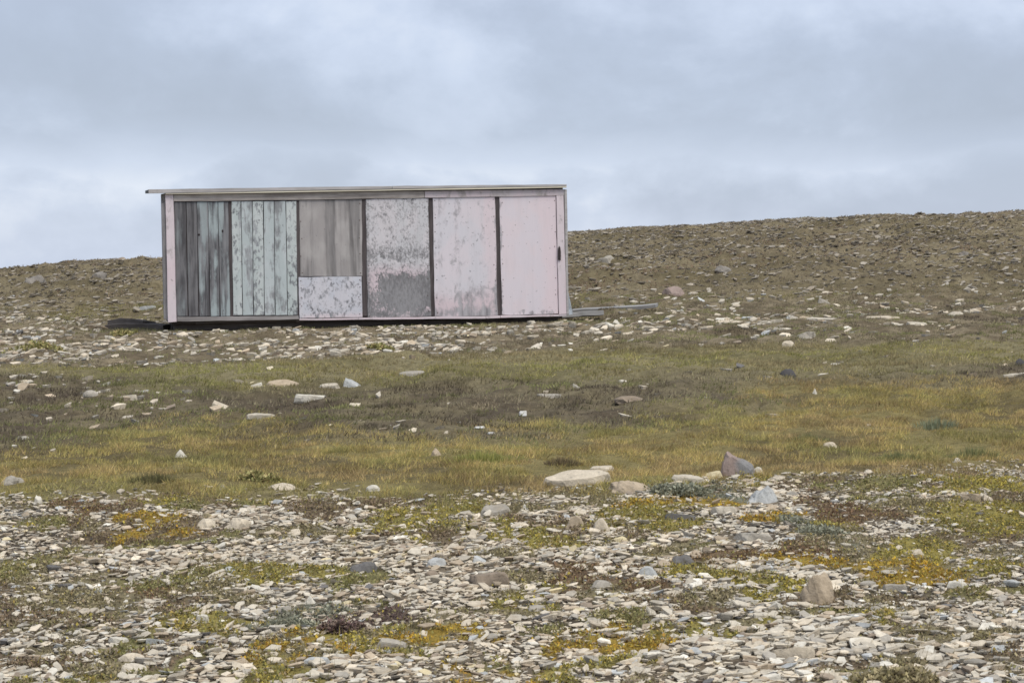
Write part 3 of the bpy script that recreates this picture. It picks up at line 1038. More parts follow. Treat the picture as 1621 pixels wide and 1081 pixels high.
LANDMARKS = [
    (915, 756, 114, 26, 'slab', 'cream', 'long flat cream slab at the edge of the grass, the longest one', 'the long flat cream slab'),
    (953, 741, 40, 13, 'block', 'cream', 'small cream block resting against the back of the long flat slab', None),
    (1000, 768, 82, 24, 'boulder', 'tan', 'low rough tan rock just right of the long flat cream slab', 'the low rough tan rock'),
    (1168, 733, 62, 46, 'shoulder', 'pinkish', 'pointed pinkish grey rock standing at the edge of the grass', 'the pointed pinkish rock'),
    (1200, 743, 17, 15, 'dome', 'white', 'little white stone at the right foot of the pointed pinkish rock', None),
    (1128, 750, 44, 17, 'wedge_left', 'yellowish', 'yellowish cream rock at the left foot of the pointed pinkish rock', None),
    (1090, 757, 54, 15, 'slab', 'pale', 'low pale slab between the sage shrub and the yellowish cream rock', None),
    (1207, 781, 52, 36, 'boulder', 'bluish', 'bluish white plate of stone tilted up on the gravel bank', 'the tilted bluish plate'),
    (1145, 805, 44, 18, 'block', 'pale', 'squarish pale block below and left of the tilted bluish plate', None),
    (1193, 847, 62, 19, 'block', 'grey', 'long low grey block on the gravel below the tilted bluish plate', 'the long low grey block'),
    (1234, 855, 32, 16, 'pyramid', 'white', 'white pointed stone touching the right end of the long grey block', None),
    (1294, 929, 60, 62, 'boulder', 'tan', 'tall tan boulder standing up from the foreground moss', 'the tall tan boulder'),
    (1276, 909, 30, 14, 'slab', 'pale', 'pale flat stone behind the left shoulder of the tall tan boulder', None),
    (910, 826, 33, 25, 'plate', 'tan', 'tan round plate of stone on edge, left one of a pair', 'the pair of round tan plates'),
    (953, 831, 31, 28, 'plate', 'cream', 'cream round plate of stone on edge, right one of a pair', None),
    (785, 807, 52, 28, 'block', 'grey', 'grey block half sunk in heath below the grass edge', 'the half sunk grey block'),
    (830, 803, 20, 15, 'pyramid', 'white', 'small white pointed stone right of the half sunk grey block', None),
    (775, 914, 66, 27, 'block', 'brown', 'broad brown block in the middle of the gravel', 'the broad brown block'),
    (577, 896, 50, 23, 'boulder', 'dark', 'dark grey rock at the left side of the central gravel', 'the dark grey rock'),
    (690, 888, 34, 18, 'boulder', 'bluish', 'bluish grey rock on the gravel right of the dark grey rock', None),
    (760, 884, 30, 15, 'wedge', 'bluish', 'bluish white shard above the broad brown block', None),
    (683, 907, 25, 14, 'dome', 'brown', 'small brown cobble left of the broad brown block', None),
    (981, 852, 30, 13, 'dome', 'yellowish', 'smooth yellowish cobble below the pair of round tan plates', None),
    (1083, 885, 40, 23, 'boulder', 'dark', 'dark rough rock at the left end of the yellow moss bank', 'the dark rough rock'),
    (1077, 816, 50, 14, 'slab', 'dark', 'dark flat slab left of the squarish pale block', None),
    (1026, 903, 34, 20, 'plate', 'bluish', 'bluish plate lying right of the rusty moss patch', None),
    (952, 924, 42, 16, 'dome', 'grey', 'grey rounded stone below the rusty moss patch', None),
    (328, 827, 38, 19, 'dome', 'cream', 'domed cream stone right of the orange moss, left of two', 'the two domed cream stones'),
    (376, 828, 46, 24, 'boulder', 'cream', 'bulky cream stone right of the orange moss, right of two', None),
    (446, 768, 48, 16, 'dome', 'cream', 'smooth domed cream stone at the left edge of the grass', 'the smooth domed stone'),
    (352, 769, 20, 11, 'pyramid', 'grey', 'small grey pointed stone left of the smooth domed stone', None),
    (59, 790, 14, 17, 'block', 'white', 'small white upright stone at the far left grass edge', 'the small white upright stone'),
    (15, 758, 46, 20, 'boulder', 'grey', 'lumpy grey rock at the left rim of the picture', None),
    (285, 716, 34, 19, 'pyramid', 'white', 'white pyramid shaped stone alone in the left grass', 'the white pyramid stone'),
    (590, 772, 24, 13, 'dome', 'white', 'round white stone alone on the brown grass edge', None),
    (400, 608, 38, 13, 'wedge_left', 'white', 'white slanting stone just left of the arched tan slab', None),
    (448, 605, 54, 15, 'slab', 'tan', 'arched tan slab with shaded underside on the olive turf', 'the arched tan slab'),
    (350, 640, 40, 18, 'wedge', 'cream', 'cream slanting stone below and left of the arched tan slab', None),
    (490, 629, 52, 13, 'slab', 'white', 'long thin white stone below and right of the arched tan slab', None),
    (413, 659, 48, 9, 'slab', 'pale', 'thin pale slab flat on the dark heath', None),
    (558, 604, 36, 19, 'wedge', 'bluish', 'bluish grey wedge leaning up right of the arched tan slab', 'the bluish grey wedge'),
    (522, 609, 34, 8, 'slab', 'pale', 'flat pale stone touching the left of the bluish grey wedge', None),
    (143, 622, 26, 11, 'dome', 'grey', 'grey cobble on the left heath below the rubble', None),
    (200, 627, 34, 9, 'slab', 'pale', 'flat pale stone right of the grey cobble on the heath', None),
    (36, 692, 19, 8, 'block', 'white', 'small white flat stone on the dark heath at far left', None),
    (658, 590, 54, 10, 'slab', 'grey', 'broad grey slab sunk in the olive turf below the shed', None),
    (998, 629, 52, 12, 'dome', 'brown', 'low brownish dome of rock in the middle of the heath', 'the low brownish dome'),
    (870, 626, 40, 7, 'slab', 'grey', 'flat grey stone left of the low brownish dome', None),
    (913, 610, 18, 9, 'wedge', 'grey', 'small grey stone behind the low brownish dome', None),
    (986, 603, 14, 6, 'slab', 'white', 'tiny white stone behind the low brownish dome', None),
    (690, 714, 20, 18, 'boulder', 'tan', 'small tan rock half hidden in the tall grass', None),
    (1248, 589, 27, 16, 'dome', 'charcoal', 'dark humped rock on the turf right of the shed', 'the dark humped rock'),
    (1290, 619, 13, 13, 'pyramid', 'white', 'small white stone below the dark humped rock', None),
    (1315, 703, 25, 11, 'dome', 'cream', 'cream cobble alone in the yellow grass', 'the cream cobble in the grass'),
    (1516, 727, 18, 11, 'dome', 'pale', 'pale cobble beside the green clump in the right grass', None),
    (1616, 572, 18, 13, 'dome', 'charcoal', 'dark humped rock cut by the right rim of the picture', None),
    (1610, 591, 44, 8, 'slab', 'pale', 'flat pale slab below the dark rock at the right rim', None),
    (1250, 543, 23, 13, 'block', 'cream', 'squat cream stone on the turf at the foot of the hill', None),
    (1278, 530, 36, 14, 'boulder', 'grey', 'grey rock just behind the squat cream stone', None),
    (1155, 509, 46, 7, 'slab', 'cream', 'flat cream slab at the left end of the stone line', None),
    (1222, 508, 44, 8, 'slab', 'pale', 'pale slab second in the stone line behind the turf', None),
    (1310, 505, 60, 7, 'slab', 'pale', 'long thin pale slab midway along the stone line', None),
    (1400, 503, 60, 8, 'slab', 'cream', 'cream slab in the right half of the stone line', None),
    (1452, 512, 34, 8, 'slab', 'pale', 'pale slab a step below the stone line', None),
    (1543, 491, 20, 8, 'dome', 'cream', 'round cream stone at the right end of the stone line', None),
    (1515, 495, 30, 9, 'dome', 'pale', 'pale stone left of the round cream stone in the stone line', None),
    (962, 410, 34, 13, 'boulder', 'grey', 'grey rounded boulder on the hillside right of the shed', 'the grey rounded boulder'),
    (1066, 460, 38, 16, 'dome', 'pinkish', 'pinkish brown boulder low on the hillside', 'the pinkish hillside boulder'),
    (1145, 425, 28, 9, 'boulder', 'slate', 'grey rock in the middle of the hillside', None),
    (1527, 402, 20, 10, 'boulder', 'slate', 'grey rock high on the right hillside', None),
    (1305, 475, 24, 10, 'wedge', 'grey', 'grey slanting rock near the foot of the right hill', None),
    (50, 440, 46, 18, 'boulder', 'slate', 'broad grey boulder near the left skyline', None),
    (157, 435, 26, 10, 'boulder', 'slate', 'grey rock on the slope between the left skyline and shed', None),
    (193, 409, 22, 8, 'dome', 'brown', 'brown rock breaking the skyline left of the shed', None),
    (1427, 332, 15, 7, 'block', 'charcoal', 'dark stone breaking the skyline of the right hill', None),
    (232, 487, 30, 9, 'slab', 'bluish', 'flat bluish stone on the slope close to the shed left end', None),
    (215, 1056, 62, 21, 'wedge', 'pale', 'large pale slanting slab at the bottom left', 'the large pale slanting slab'),
    (319, 978, 22, 17, 'block', 'white', 'white angular stone beside the yellow moss, lower left', 'the white angular stone'),
    (300, 980, 18, 11, 'dome', 'yellowish', 'rounded yellowish pebble touching the white angular stone', None),
    (245, 1014, 32, 12, 'slab', 'bluish', 'bluish white flat stone above the large pale slanting slab', None),
    (187, 1012, 32, 11, 'slab', 'white', 'white flat stone left of the bluish white flat stone', None),
    (207, 1038, 46, 18, 'dome', 'cream', 'cream mound of a stone just above the large pale slanting slab', None),
    (112, 1049, 28, 12, 'block', 'white', 'white block left of the large pale slanting slab', None),
    (490, 948, 27, 18, 'pyramid', 'white', 'white triangular stone by the green moss, lower left', 'the white triangular stone'),
    (449, 964, 36, 18, 'dome', 'grey', 'round grey cobble left of the white triangular stone', None),
    (527, 953, 28, 10, 'slab', 'white', 'flat white stone right of the white triangular stone', None),
    (500, 1045, 44, 14, 'block', 'bluish', 'bluish white block near the bottom left orange moss', 'the bluish white block'),
    (363, 901, 26, 14, 'boulder', 'bluish', 'bluish stone on the gravel above the yellow moss band', None),
    (621, 1017, 52, 18, 'slab', 'grey', 'grey slab below the dark purple shrub', 'the grey slab by the purple shrub'),
    (850, 961, 32, 14, 'dome', 'grey', 'grey cobble below the broad brown block', None),
    (706, 968, 30, 10, 'slab', 'cream', 'cream slab below and left of the broad brown block', None),
    (1445, 872, 42, 12, 'wedge_left', 'cream', 'cream slanting slab in the yellow moss at right', 'the cream slanting slab'),
    (1512, 966, 21, 16, 'dome', 'tan', 'round tan cobble on the right foreground gravel', 'the round tan cobble'),
    (1388, 964, 28, 15, 'dome', 'grey', 'smooth grey cobble right of the tall tan boulder', None),
    (1205, 973, 26, 11, 'block', 'pale', 'pale block on the moss left of the tall tan boulder', None),
    (1196, 952, 22, 10, 'slab', 'white', 'white flat stone above the pale block left of the tall boulder', None),
    (1245, 943, 38, 10, 'slab', 'white', 'white long flat stone against the left foot of the tall boulder', None),
    (1418, 929, 40, 14, 'slab', 'grey', 'broad grey slab above the smooth grey cobble', None),
    (1517, 924, 36, 14, 'block', 'white', 'white block above the round tan cobble', None),
    (1256, 1030, 70, 24, 'slab', 'cream', 'very large flat cream slab in the bottom gravel', 'the very large flat cream slab'),
    (1219, 1070, 36, 13, 'slab', 'white', 'white flat stone under the very large flat cream slab', None),
    (1566, 786, 24, 16, 'wedge', 'cream', 'cream slanting stone right of the tan block by the grass', None),
    (1539, 786, 34, 18, 'block', 'tan', 'tan block at the upper right moss bank', 'the tan block'),
    (1397, 793, 26, 13, 'block', 'grey', 'grey block on the gravel below the right grass edge', None),
    (1498, 752, 46, 12, 'wedge', 'pale', 'pale stone at the right grass edge', 'the pale grass edge stone'),
]
for L in LANDMARKS:
    nm = 'boulder' if L[2] * max(L[3], 12) > 2200 else 'stone'
    place_rock(*L[:7], ref=L[7], name=nm)

# small white scraps in the grass
for (px, py, w, h, lab) in [(828, 655, 11, 9, 'square white scrap standing in the heath'), (759, 677, 15, 4, 'thin flat white scrap on the heath'),
                            (777, 686, 10, 4, 'little white scrap below the thin flat one')]:
    p = P(px, py + h * .5)
    k = F / p.y
    bm = bmesh.new()
    bmesh.ops.create_cube(bm, size=1.0)
    for v in bm.verts:
        v.co = Vector((v.co.x * w / k * (1 + .12 * v.co.z), v.co.y * 0.05, (v.co.z + .5) * h / k * (1 + .1 * v.co.x)))
    bmesh.ops.bevel(bm, geom=list(bm.edges), offset=0.006, segments=2, affect='EDGES')
    me = bpy.data.meshes.new('scrap')
    bm.to_mesh(me)
    bm.free()
    at = me.color_attributes.new('col', 'FLOAT_COLOR', 'POINT')
    at.data.foreach_set('color', np.tile(np.array([.74, .73, .70, 1], np.float32), len(me.vertices)))
    o = link('scrap', me, M_STONE)
    o.location = p
    o.rotation_euler = (math.radians(-12), 0, 0.2)
    props(o, lab, 'scrap', 'white scraps lying on the heath')

# ------------------------------------------------------------------ scattered flat stones


def shard_templates(n, seed):
    """thin angular plates: bottom cap, side wall, narrow chamfer, nearly level top"""
    out = []
    r = np.random.default_rng(seed)
    for _ in range(n):
        k = int(r.integers(4, 7))
        a = np.sort(np.linspace(0, 2 * math.pi, k, endpoint=False) + r.uniform(-.42, .42, k))
        rad = r.uniform(.66, 1.0, k)
        x, y = np.cos(a) * rad, np.sin(a) * rad * r.uniform(.45, .95)
        ts = r.uniform(.80, .95)
        ox, oy = r.uniform(-.05, .05, 2)
        bot = np.stack([x * .66, y * .66, np.full(k, -1.0)], 1)
        mid = np.stack([x, y, r.uniform(.3, .85, k)], 1)
        top = np.stack([x * ts + ox, y * ts + oy, 1 + r.uniform(-.22, .22, k)], 1)
        cen = np.array([[ox, oy, 1.0 + r.uniform(-.1, .2)], [0, 0, -1.0]])
        v = np.concatenate([bot, mid, top, cen])
        f = []
        for lev in (0, 1):
            for i in range(k):
                j = (i + 1) % k
                a0, a1, b0, b1 = lev * k + i, lev * k + j, (lev + 1) * k + i, (lev + 1) * k + j
                f += [(a0, a1, b1), (a0, b1, b0)]
        for i in range(k):
            f.append((2 * k + i, 2 * k + (i + 1) % k, 3 * k))
            f.append(((i + 1) % k, i, 3 * k + 1))
        out.append((v, np.array(f)))
    return out


TEMPL = shard_templates(40, 5)
LIGHT = []          # the same plates without chamfer and base, for small and distant ones
for v, f in TEMPL:
    k = (len(v) - 2) // 3
    top = np.concatenate([v[k:2 * k, :2] * .97, v[2 * k:3 * k, 2:]], 1)
    lv = np.concatenate([v[:k], top, v[3 * k:3 * k + 1]])
    lf = []
    for i in range(k):
        j = (i + 1) % k
        lf += [(i, j, k + j), (i, k + j, k + i), (k + i, k + j, 2 * k)]
    LIGHT.append((lv, np.array(lf)))


def stones_mesh(name, X, Y, S, thick, yaw, tx, ty, cols, tid, sink=0.15, light=0.027):
    """join shards into one mesh: per stone size S (half width), thickness ratio, yaw, tilts, colour and template"""
    Z = hgt(X, Y)
    V, Fc, CC = [], [], []
    base = 0
    nt = len(TEMPL)
    for t, (v, f) in enumerate(TEMPL + LIGHT):
        m = np.where((tid == t % nt) & ((S < light) == (t >= nt)))[0]
        if not len(m):
            continue
        n, k = len(m), len(v)
        p = v[None] * np.stack([S[m], S[m], S[m] * thick[m]], 1)[:, None, :]
        c, s = np.cos(yaw[m])[:, None], np.sin(yaw[m])[:, None]
        x, y, z = p[..., 0] * c - p[..., 1] * s, p[..., 0] * s + p[..., 1] * c, p[..., 2]
        z = z + x * tx[m][:, None] + y * ty[m][:, None]
        W = np.stack([x + X[m][:, None], y + Y[m][:, None], z + (Z[m] + S[m] * thick[m] * (sink if np.isscalar(sink) else sink[m]))[:, None]], -1)
        V.append(W.reshape(-1, 3))
        Fc.append((f[None] + (base + np.arange(n) * k)[:, None, None]).reshape(-1, 3))
        CC.append(np.repeat(cols[m], k, 0))
        base += n * k
    return mesh_arrays(name, np.concatenate(V), np.concatenate(Fc), np.concatenate(CC))


def sample(n, y0, y1, wide=0.285, pad=0.6, power=0.0):
    """random points of the wedge of ground in view between two distances"""
    Y = rng.uniform(y0, y1, n * 2)
    keep = rng.uniform(0, 1, n * 2) < (wide * Y + pad) / (wide * y1 + pad)
    Y = Y[keep][:n]
    X = rng.uniform(-1, 1, len(Y)) * (wide * Y + pad)
    return X, Y


def stone_colours(X, Y):
    n = len(X)
    names = ['cream', 'white', 'pale', 'grey', 'tan', 'bluish', 'brown', 'dark', 'yellowish']
    pal = np.array([STONE_COL[k] for k in names])
    # broad drifts: warmer cream in the middle and right, greyer in between
    q = fbm(X * 0.55, Y * 0.42, 91, 3)
    warm = sstep(.40, .60, q)[:, None]
    pw = np.array([.33, .06, .28, .05, .18, .02, .05, .01, .02])
    pc = np.array([.20, .09, .38, .17, .08, .04, .03, .01, .00])
    w = pc[None] * (1 - warm) + pw[None] * warm
    cw = np.cumsum(w / w.sum(1, keepdims=True), 1)
    idx = (rng.uniform(0, 1, n)[:, None] > cw).sum(1).clip(0, len(names) - 1)
    col = pal[idx] * np.exp(rng.normal(.05, .13, n))[:, None]
    return col, np.array(names)[idx]


def size_field(X, Y):
    """mean half width of the stones, in metres"""
    px, py = project(X, Y, hgt(X, Y))
    s = 0.0165 + 0.0095 * sstep(.4, .62, fbm(X * .8, Y * .6, 95, 3))
    big = np.exp(-((X - BIG.x) / 1.5) ** 2 - ((Y - BIG.y) / .8) ** 2)
    return s * (1 + .65 * big)


BIG = P(1330, 1030)

# --- gravel of the foreground
X, Y = sample(150000, 6.7, 15.8, .285, 1.5)
grav = zones(X, Y)[0]
cov, _ = patches(X, Y)
dens = grav * (1 - 0.88 * cov)
S = np.clip(size_field(X, Y) * np.exp(rng.normal(0, .46, len(X))), .008, .060)
acc = rng.uniform(0, 1, len(X)) < dens * np.clip(0.0011 / (S * S), .25, 1.0)
X, Y, S = X[acc], Y[acc], S[acc]
ncol, nname = stone_colours(X, Y)
n = len(X)
thick = rng.uniform(.10, .26, n)
yaw = rng.uniform(0, 2 * math.pi, n)
tx = rng.normal(.06, .17, n)
ty = rng.normal(.02, .19, n)
tid = rng.integers(0, len(TEMPL), n)
px, py = project(X, Y, hgt(X, Y))
seen = (px > 6) & (px < 1615) & (py < 1076)
# keep clear of the hand-placed rocks
clear = np.ones(n, bool)
for (sx, sy, sw, sh, _) in STONES:
    if sy < 17:
        r = sw / F * sy * .55
        clear &= ~((np.abs(X - sx) < r) & (np.abs(Y - sy - r * .4) < r * .8))
X, Y, S, thick, yaw, tx, ty, tid, ncol, nname, px, py, seen = [q[clear] for q in (X, Y, S, thick, yaw, tx, ty, tid, ncol, nname, px, py, seen)]
N_SINGLE = 300 - len(LANDMARKS)
show = np.where(seen, S / Y * (0.6 + thick), 0)
order = np.argsort(-show)
single = np.zeros(len(X), bool)
single[order[:N_SINGLE]] = True
me = stones_mesh('loose_stones', X[~single], Y[~single], S[~single], thick[~single], yaw[~single], tx[~single], ty[~single], ncol[~single], tid[~single], rng.uniform(-.2, 1.6, (~single).sum()))
o = link('loose_stones', me, M_STONE)
props(o, 'countless small flat pale stones covering the foreground', 'stones', kind='stuff')

tmesh = []
for v, f in TEMPL:
    me = mesh_arrays('stone', v, f, np.ones((len(v), 3)))
    me.materials.append(M_STONE)
    tmesh.append(me)
refs = [(sx, sy, r) for (sx, sy, sw, sh, r) in STONES if r]
used = {}
ORD = ['', 'second ', 'third ', 'fourth ', 'fifth ', 'sixth ', 'seventh ', 'eighth ', 'ninth ', 'tenth ']
todo = []
for i in order[:N_SINGLE]:
    sx, sy, r = min(refs, key=lambda q: math.hypot(q[0] - X[i], (q[1] - Y[i]) * .55))
    dx, dy = X[i] - sx, (Y[i] - sy) * .5
    if abs(dx) > abs(dy):
        rel = 'right of' if dx > 0 else 'left of'
    else:
        rel = 'behind' if dy > 0 else 'in front of'
    form = 'thin' if thick[i] < .15 else 'thick' if thick[i] > .21 else 'flat'
    todo.append((math.hypot(dx, dy), i, form, nname[i], rel, r))
for dist, i, form, cn, rel, r in sorted(todo):
    key = (form, cn, rel, r)
    k = used.get(key, 0)
    used[key] = k + 1
    lab = f"{form} {cn} stone lying {rel} {r}" if k == 0 else f"{ORD[min(k, 9)]}nearest {form} {cn} stone {rel} {r}"
    o = bpy.data.objects.new('stone', tmesh[tid[i]])
    C.objects.link(o)
    a, b = float(tx[i]), float(ty[i])
    Mz = Matrix.Rotation(float(yaw[i]), 4, 'Z') @ Matrix.Diagonal((S[i], S[i], S[i] * thick[i], 1))
    Ms = Matrix.Rotation(-a, 4, 'Y') @ Matrix.Rotation(b, 4, 'X')
    o.matrix_world = Matrix.Translation((X[i], Y[i], float(hgt(X[i], Y[i])) + S[i] * thick[i] * .8)) @ Ms @ Mz
    o.color = (*ncol[i], 1)
    props(o, lab, 'stone', G_STONE)

# --- stones of the heath, the rubble before the shed and the hillside
X, Y = sample(88000, 14, 69, 0.30, 1.0)
grav, grass, heath, strip, rub, hill = zones(X, Y)
q = fbm(X * .7, Y * .5, 101, 4)
q2 = fbm(X * .35, Y * .5, 107, 4)
left = sstep(1.0, -4.0, X)
# pale stone line at the foot of the right hill
LA, LB = P(1040, 512), P(1560, 492)
lt = np.clip((X - LA.x) / (LB.x - LA.x), -.1, 1.2)
ly = LA.y + (LB.y - LA.y) * lt
line = np.exp(-((Y - ly + (q - .5) * 1.2) / .4) ** 2) * (X > LA.x - .5)
fr = P(850, 525)
front = np.exp(-((X - fr.x) / 2.6) ** 2 - ((Y - fr.y) / 1.3) ** 2)
rel = np.stack([X - O.x, Y - O.y], 1)
lx0 = rel @ np.array([ex.x, ex.y])
ly0 = rel @ np.array([ey.x, ey.y])
mp = P(610, 548)
mid_p = np.exp(-((X - mp.x) / .8) ** 2 - ((Y - mp.y) / 1.2) ** 2)
dens = grass * .003 + heath * (.015 + .26 * left * sstep(.5, .62, q)) + strip * .02 + rub * (.04 + .20 * left + 1.1 * sstep(.42, .54, q) * (.12 + .88 * left)) + rub * mid_p + rub * front * .8 + hill * (.62 + .38 * sstep(.45, .62, q2)) + line * .85
dens *= 0.85 * (1 - sstep(-1.1, -.5, ly0) * sstep(4, 3, ly0) * sstep(-1.4, -.9, lx0) * sstep(SHED_L + .5, SHED_L - .2, lx0))
acc = rng.uniform(0, 1, len(X)) < dens
X, Y, hl = X[acc], Y[acc], hill[acc]
rb = rub[acc]
n = len(X)
S = np.minimum(np.exp(rng.normal(0, .5, n)), 2.0) * (0.050 + 0.010 * hl + .012 * rb)
ncol, nname = stone_colours(X, Y)
dull = np.array([.235, .207, .168])
hf = (hl * rng.uniform(.6, 1.0, n))[:, None]
ncol = ncol * (1 - hf) + dull * (.75 + .5 * rng.uniform(0, 1, n)[:, None]) * hf
shp = np.array([O.x, O.y])
rel = np.stack([X - O.x, Y - O.y], 1)
lx = rel @ np.array([ex.x, ex.y])
ly2 = rel @ np.array([ey.x, ey.y])
ok = ~((lx > -.1) & (lx < SHED_L + .1) & (ly2 > .05) & (ly2 < DEPTH + .1))
X, Y, S, ncol = X[ok], Y[ok], S[ok], ncol[ok]
n = len(X)
me = stones_mesh('scattered_stones', X, Y, S, np.where(hl[ok] > .5, rng.uniform(.10, .24, n), rng.uniform(.14, .42, n)), rng.uniform(0, 6.28, n), rng.normal(.10, .17, n), rng.normal(.03, .18, n), ncol, rng.integers(0, len(TEMPL), n), 0.05, 0.11)
o = link('scattered_stones', me, M_STONE)
props(o, 'countless stones strewn over the heath, the shed bank and the hillside', 'stones', kind='stuff')

# ------------------------------------------------------------------ vegetation


def blades(name, X, Y, h, w, cols, lean, mat, label, cat):
    n = len(X)
    Z = hgt(X, Y)
    a = rng.uniform(0, 2 * math.pi, n)
    b = rng.uniform(0, 2 * math.pi, n)
    l = np.abs(rng.normal(0, lean, n)) * h
    base = np.stack([X, Y, Z - .006], 1)
    sd_ = np.stack([np.cos(a) * w / 2, np.sin(a) * w / 2, np.zeros(n)], 1)
    tip = base + np.stack([np.cos(b) * l + .15 * h, np.sin(b) * l, h], 1)
    V = np.stack([base - sd_, base + sd_, tip], 1).reshape(-1, 3)
    me = mesh_arrays(name, V, np.arange(n * 3).reshape(-1, 3), np.repeat(cols, 3, 0))
    o = link(name, me, mat)
    props(o, label, cat, kind='stuff')
    return o


def pick(pal, n, vals=None):
    pal = np.array(pal)
    i = rng.integers(0, len(pal), n) if vals is None else (vals * len(pal)).astype(int).clip(0, len(pal) - 1)
    return pal[i]


def not_shed(X, Y):
    rel = np.stack([X - O.x, Y - O.y], 1)
    lx = rel @ np.array([ex.x, ex.y])
    ly = rel @ np.array([ey.x, ey.y])
    return ~((lx > -.05) & (lx < SHED_L + .05) & (ly > .0) & (ly < DEPTH + .1))


# tall grass of the hollow
X, Y = sample(900000, 12.6, 28, .285, 1.4)
z = zones(X, Y)
tuft = fbm(X * 5, Y * 5, 111, 3)
mott = fbm(X * 2.4, Y * 2.0, 117, 4, .6)
keep = rng.uniform(0, 1, len(X)) < z[1] * (.25 + .75 * sstep(.33, .6, tuft)) * (.68 + .32 * sstep(.36, .5, mott))
X, Y, tuft, mott = X[keep], Y[keep], tuft[keep], mott[keep]
q = fbm(X * 1.1, Y * .9, 115, 5, .65) + rng.normal(0, .09, len(X)) + .05 * np.tanh(X / 2.5)
col = pick([(.32, .29, .12), (.40, .34, .13), (.46, .375, .14), (.49, .385, .15), (.45, .34, .15), (.38, .285, .145)], len(X), sstep(.28, .70, q) * .999) * (rng.uniform(.6, 1.4, len(X)) * (.82 + .46 * sstep(.36, .6, mott)))[:, None]
blades('grass', X, Y, (.014 + .040 * sstep(.3, .7, tuft)) * rng.uniform(.5, 1.3, len(X)), .0062 * rng.uniform(.6, 1.5, len(X)), col, .75, M_GRASS, 'dry yellow green grass filling the hollow between gravel and heath', 'grass')

# short growth of heath, olive strip and shed bank
X, Y = sample(560000, 13, 41, .29, 1.4)
z = zones(X, Y)
tuft = fbm(X * 3.2, Y * 3.2, 121, 3)
w = z[2] * .8 + z[3] * 1.0 + z[4] * (.25 + .55 * sstep(-3, 1, X)) * sstep(.36, .52, tuft)
keep = (rng.uniform(0, 1, len(X)) < w * (.15 + .85 * sstep(.40, .56, tuft))) & not_shed(X, Y)
X, Y, tuft = X[keep], Y[keep], tuft[keep]
st = z[3][keep]
q = fbm(X * .55, Y * .5, 125, 4) + rng.normal(0, .08, len(X))
mos = sstep(.47, .60, fbm(X * 1.0, Y * 1.5, 127, 5, .6) + rng.normal(0, .02, len(X)))[:, None]
ch = pick([(.15, .12, .09), (.20, .17, .12), (.27, .235, .145), (.34, .295, .19), (.29, .24, .165)], len(X), sstep(.28, .70, q) * .999)
cs_ = pick([(.34, .32, .125), (.40, .355, .14), (.43, .365, .16), (.40, .335, .18), (.36, .295, .165)], len(X), sstep(.28, .70, q) * .999)
ch = ch * (1 - mos) + np.array([.29, .285, .125]) * mos
col = (ch * (1 - st[:, None]) + cs_ * st[:, None]) * (rng.uniform(.65, 1.3, len(X)) * (.80 + .36 * sstep(.42, .6, fbm(X * 1.7, Y * 2.6, 129, 4, .6))))[:, None]
blades('heath', X, Y, (.02 + .045 * tuft) * rng.uniform(.6, 1.3, len(X)), .012 * rng.uniform(.7, 1.4, len(X)), col, .7, M_GRASS, 'short brown and olive heath growth covering the slope below the shed', 'heath')

# tufts on the hillside
X, Y = sample(150000, 38, 70, .30, 1)
z = zones(X, Y)
tuft = fbm(X * 1.6, Y * 1.6, 131, 4)
keep = (rng.uniform(0, 1, len(X)) < z[5] * (.2 + .8 * sstep(.4, .6, tuft))) & not_shed(X, Y)
X, Y, tuft = X[keep], Y[keep], tuft[keep]
q = fbm(X * .4, Y * .35, 135, 4) + rng.normal(0, .08, len(X))
col = pick([(.29, .21, .145), (.33, .25, .17), (.35, .285, .18), (.33, .28, .165), (.39, .33, .235), (.29, .235, .165)], len(X), sstep(.28, .70, q) * .999) * rng.uniform(.7, 1.25, len(X))[:, None]
blades('hillside_growth', X, Y, (.025 + .05 * tuft) * rng.uniform(.6, 1.3, len(X)), .03 * rng.uniform(.7, 1.4, len(X)), col, .9, M_GRASS, 'low brown tufts growing between the stones of the hillside', 'heath')

# leafy ground cover between the stones


def leaves_arrays(X, Y, Z, L, cols, r=rng):
    n = len(X)
    az = r.uniform(0, 2 * math.pi, n)
    el = r.uniform(.1, 1.2, n)
    d = np.stack([np.cos(az) * np.cos(el), np.sin(az) * np.cos(el), np.sin(el)], 1)
    s = np.stack([-np.sin(az), np.cos(az), r.uniform(-.5, .5, n)], 1)
    b = np.stack([X, Y, Z], 1)
    w = (L * r.uniform(.22, .42, n))[:, None]
    L = L[:, None]
    V = np.stack([b, b + d * L * .5 + s * w, b + d * L, b + d * L * .5 - s * w], 1).reshape(-1, 3)
    return V, np.arange(n * 4).reshape(-1, 4), np.repeat(cols, 4, 0)


X, Y = sample(690000, 6.7, 16.2, .285, 1.4)
cov, kind = patches(X, Y)
gz = zones(X, Y)[0]
cl = fbm(X * 7, Y * 6, 141, 3)
keep = rng.uniform(0, 1, len(X)) < (.03 + .97 * cov) * gz * (.22 + .78 * sstep(.40, .56, cl))
X, Y, kind, cov, cl = X[keep], Y[keep], kind[keep], cov[keep], cl[keep]
pal = np.array([PAL[k] for k in KINDS])
ci = (fbm(X * 3.3, Y * 2.6, 145, 3) * 5 + rng.normal(0, 1.1, len(X))).astype(int) % 5
other = rng.uniform(0, 1, len(X)) < .2
kind = np.where(other, np.array([1, 2, 4, 5])[rng.integers(0, 4, len(X))], kind)
col = pal[kind, ci] * rng.uniform(.7, 1.3, len(X))[:, None]
L = rng.uniform(.010, .024, len(X))
Z = hgt(X, Y) + rng.uniform(-.004, 1, len(X)) * .024 * cov * sstep(.38, .65, cl)
V, Fq, CC = leaves_arrays(X, Y, Z, L, col)
o = link('ground_cover', mesh_arrays('ground_cover', V, Fq, CC), M_LEAF)
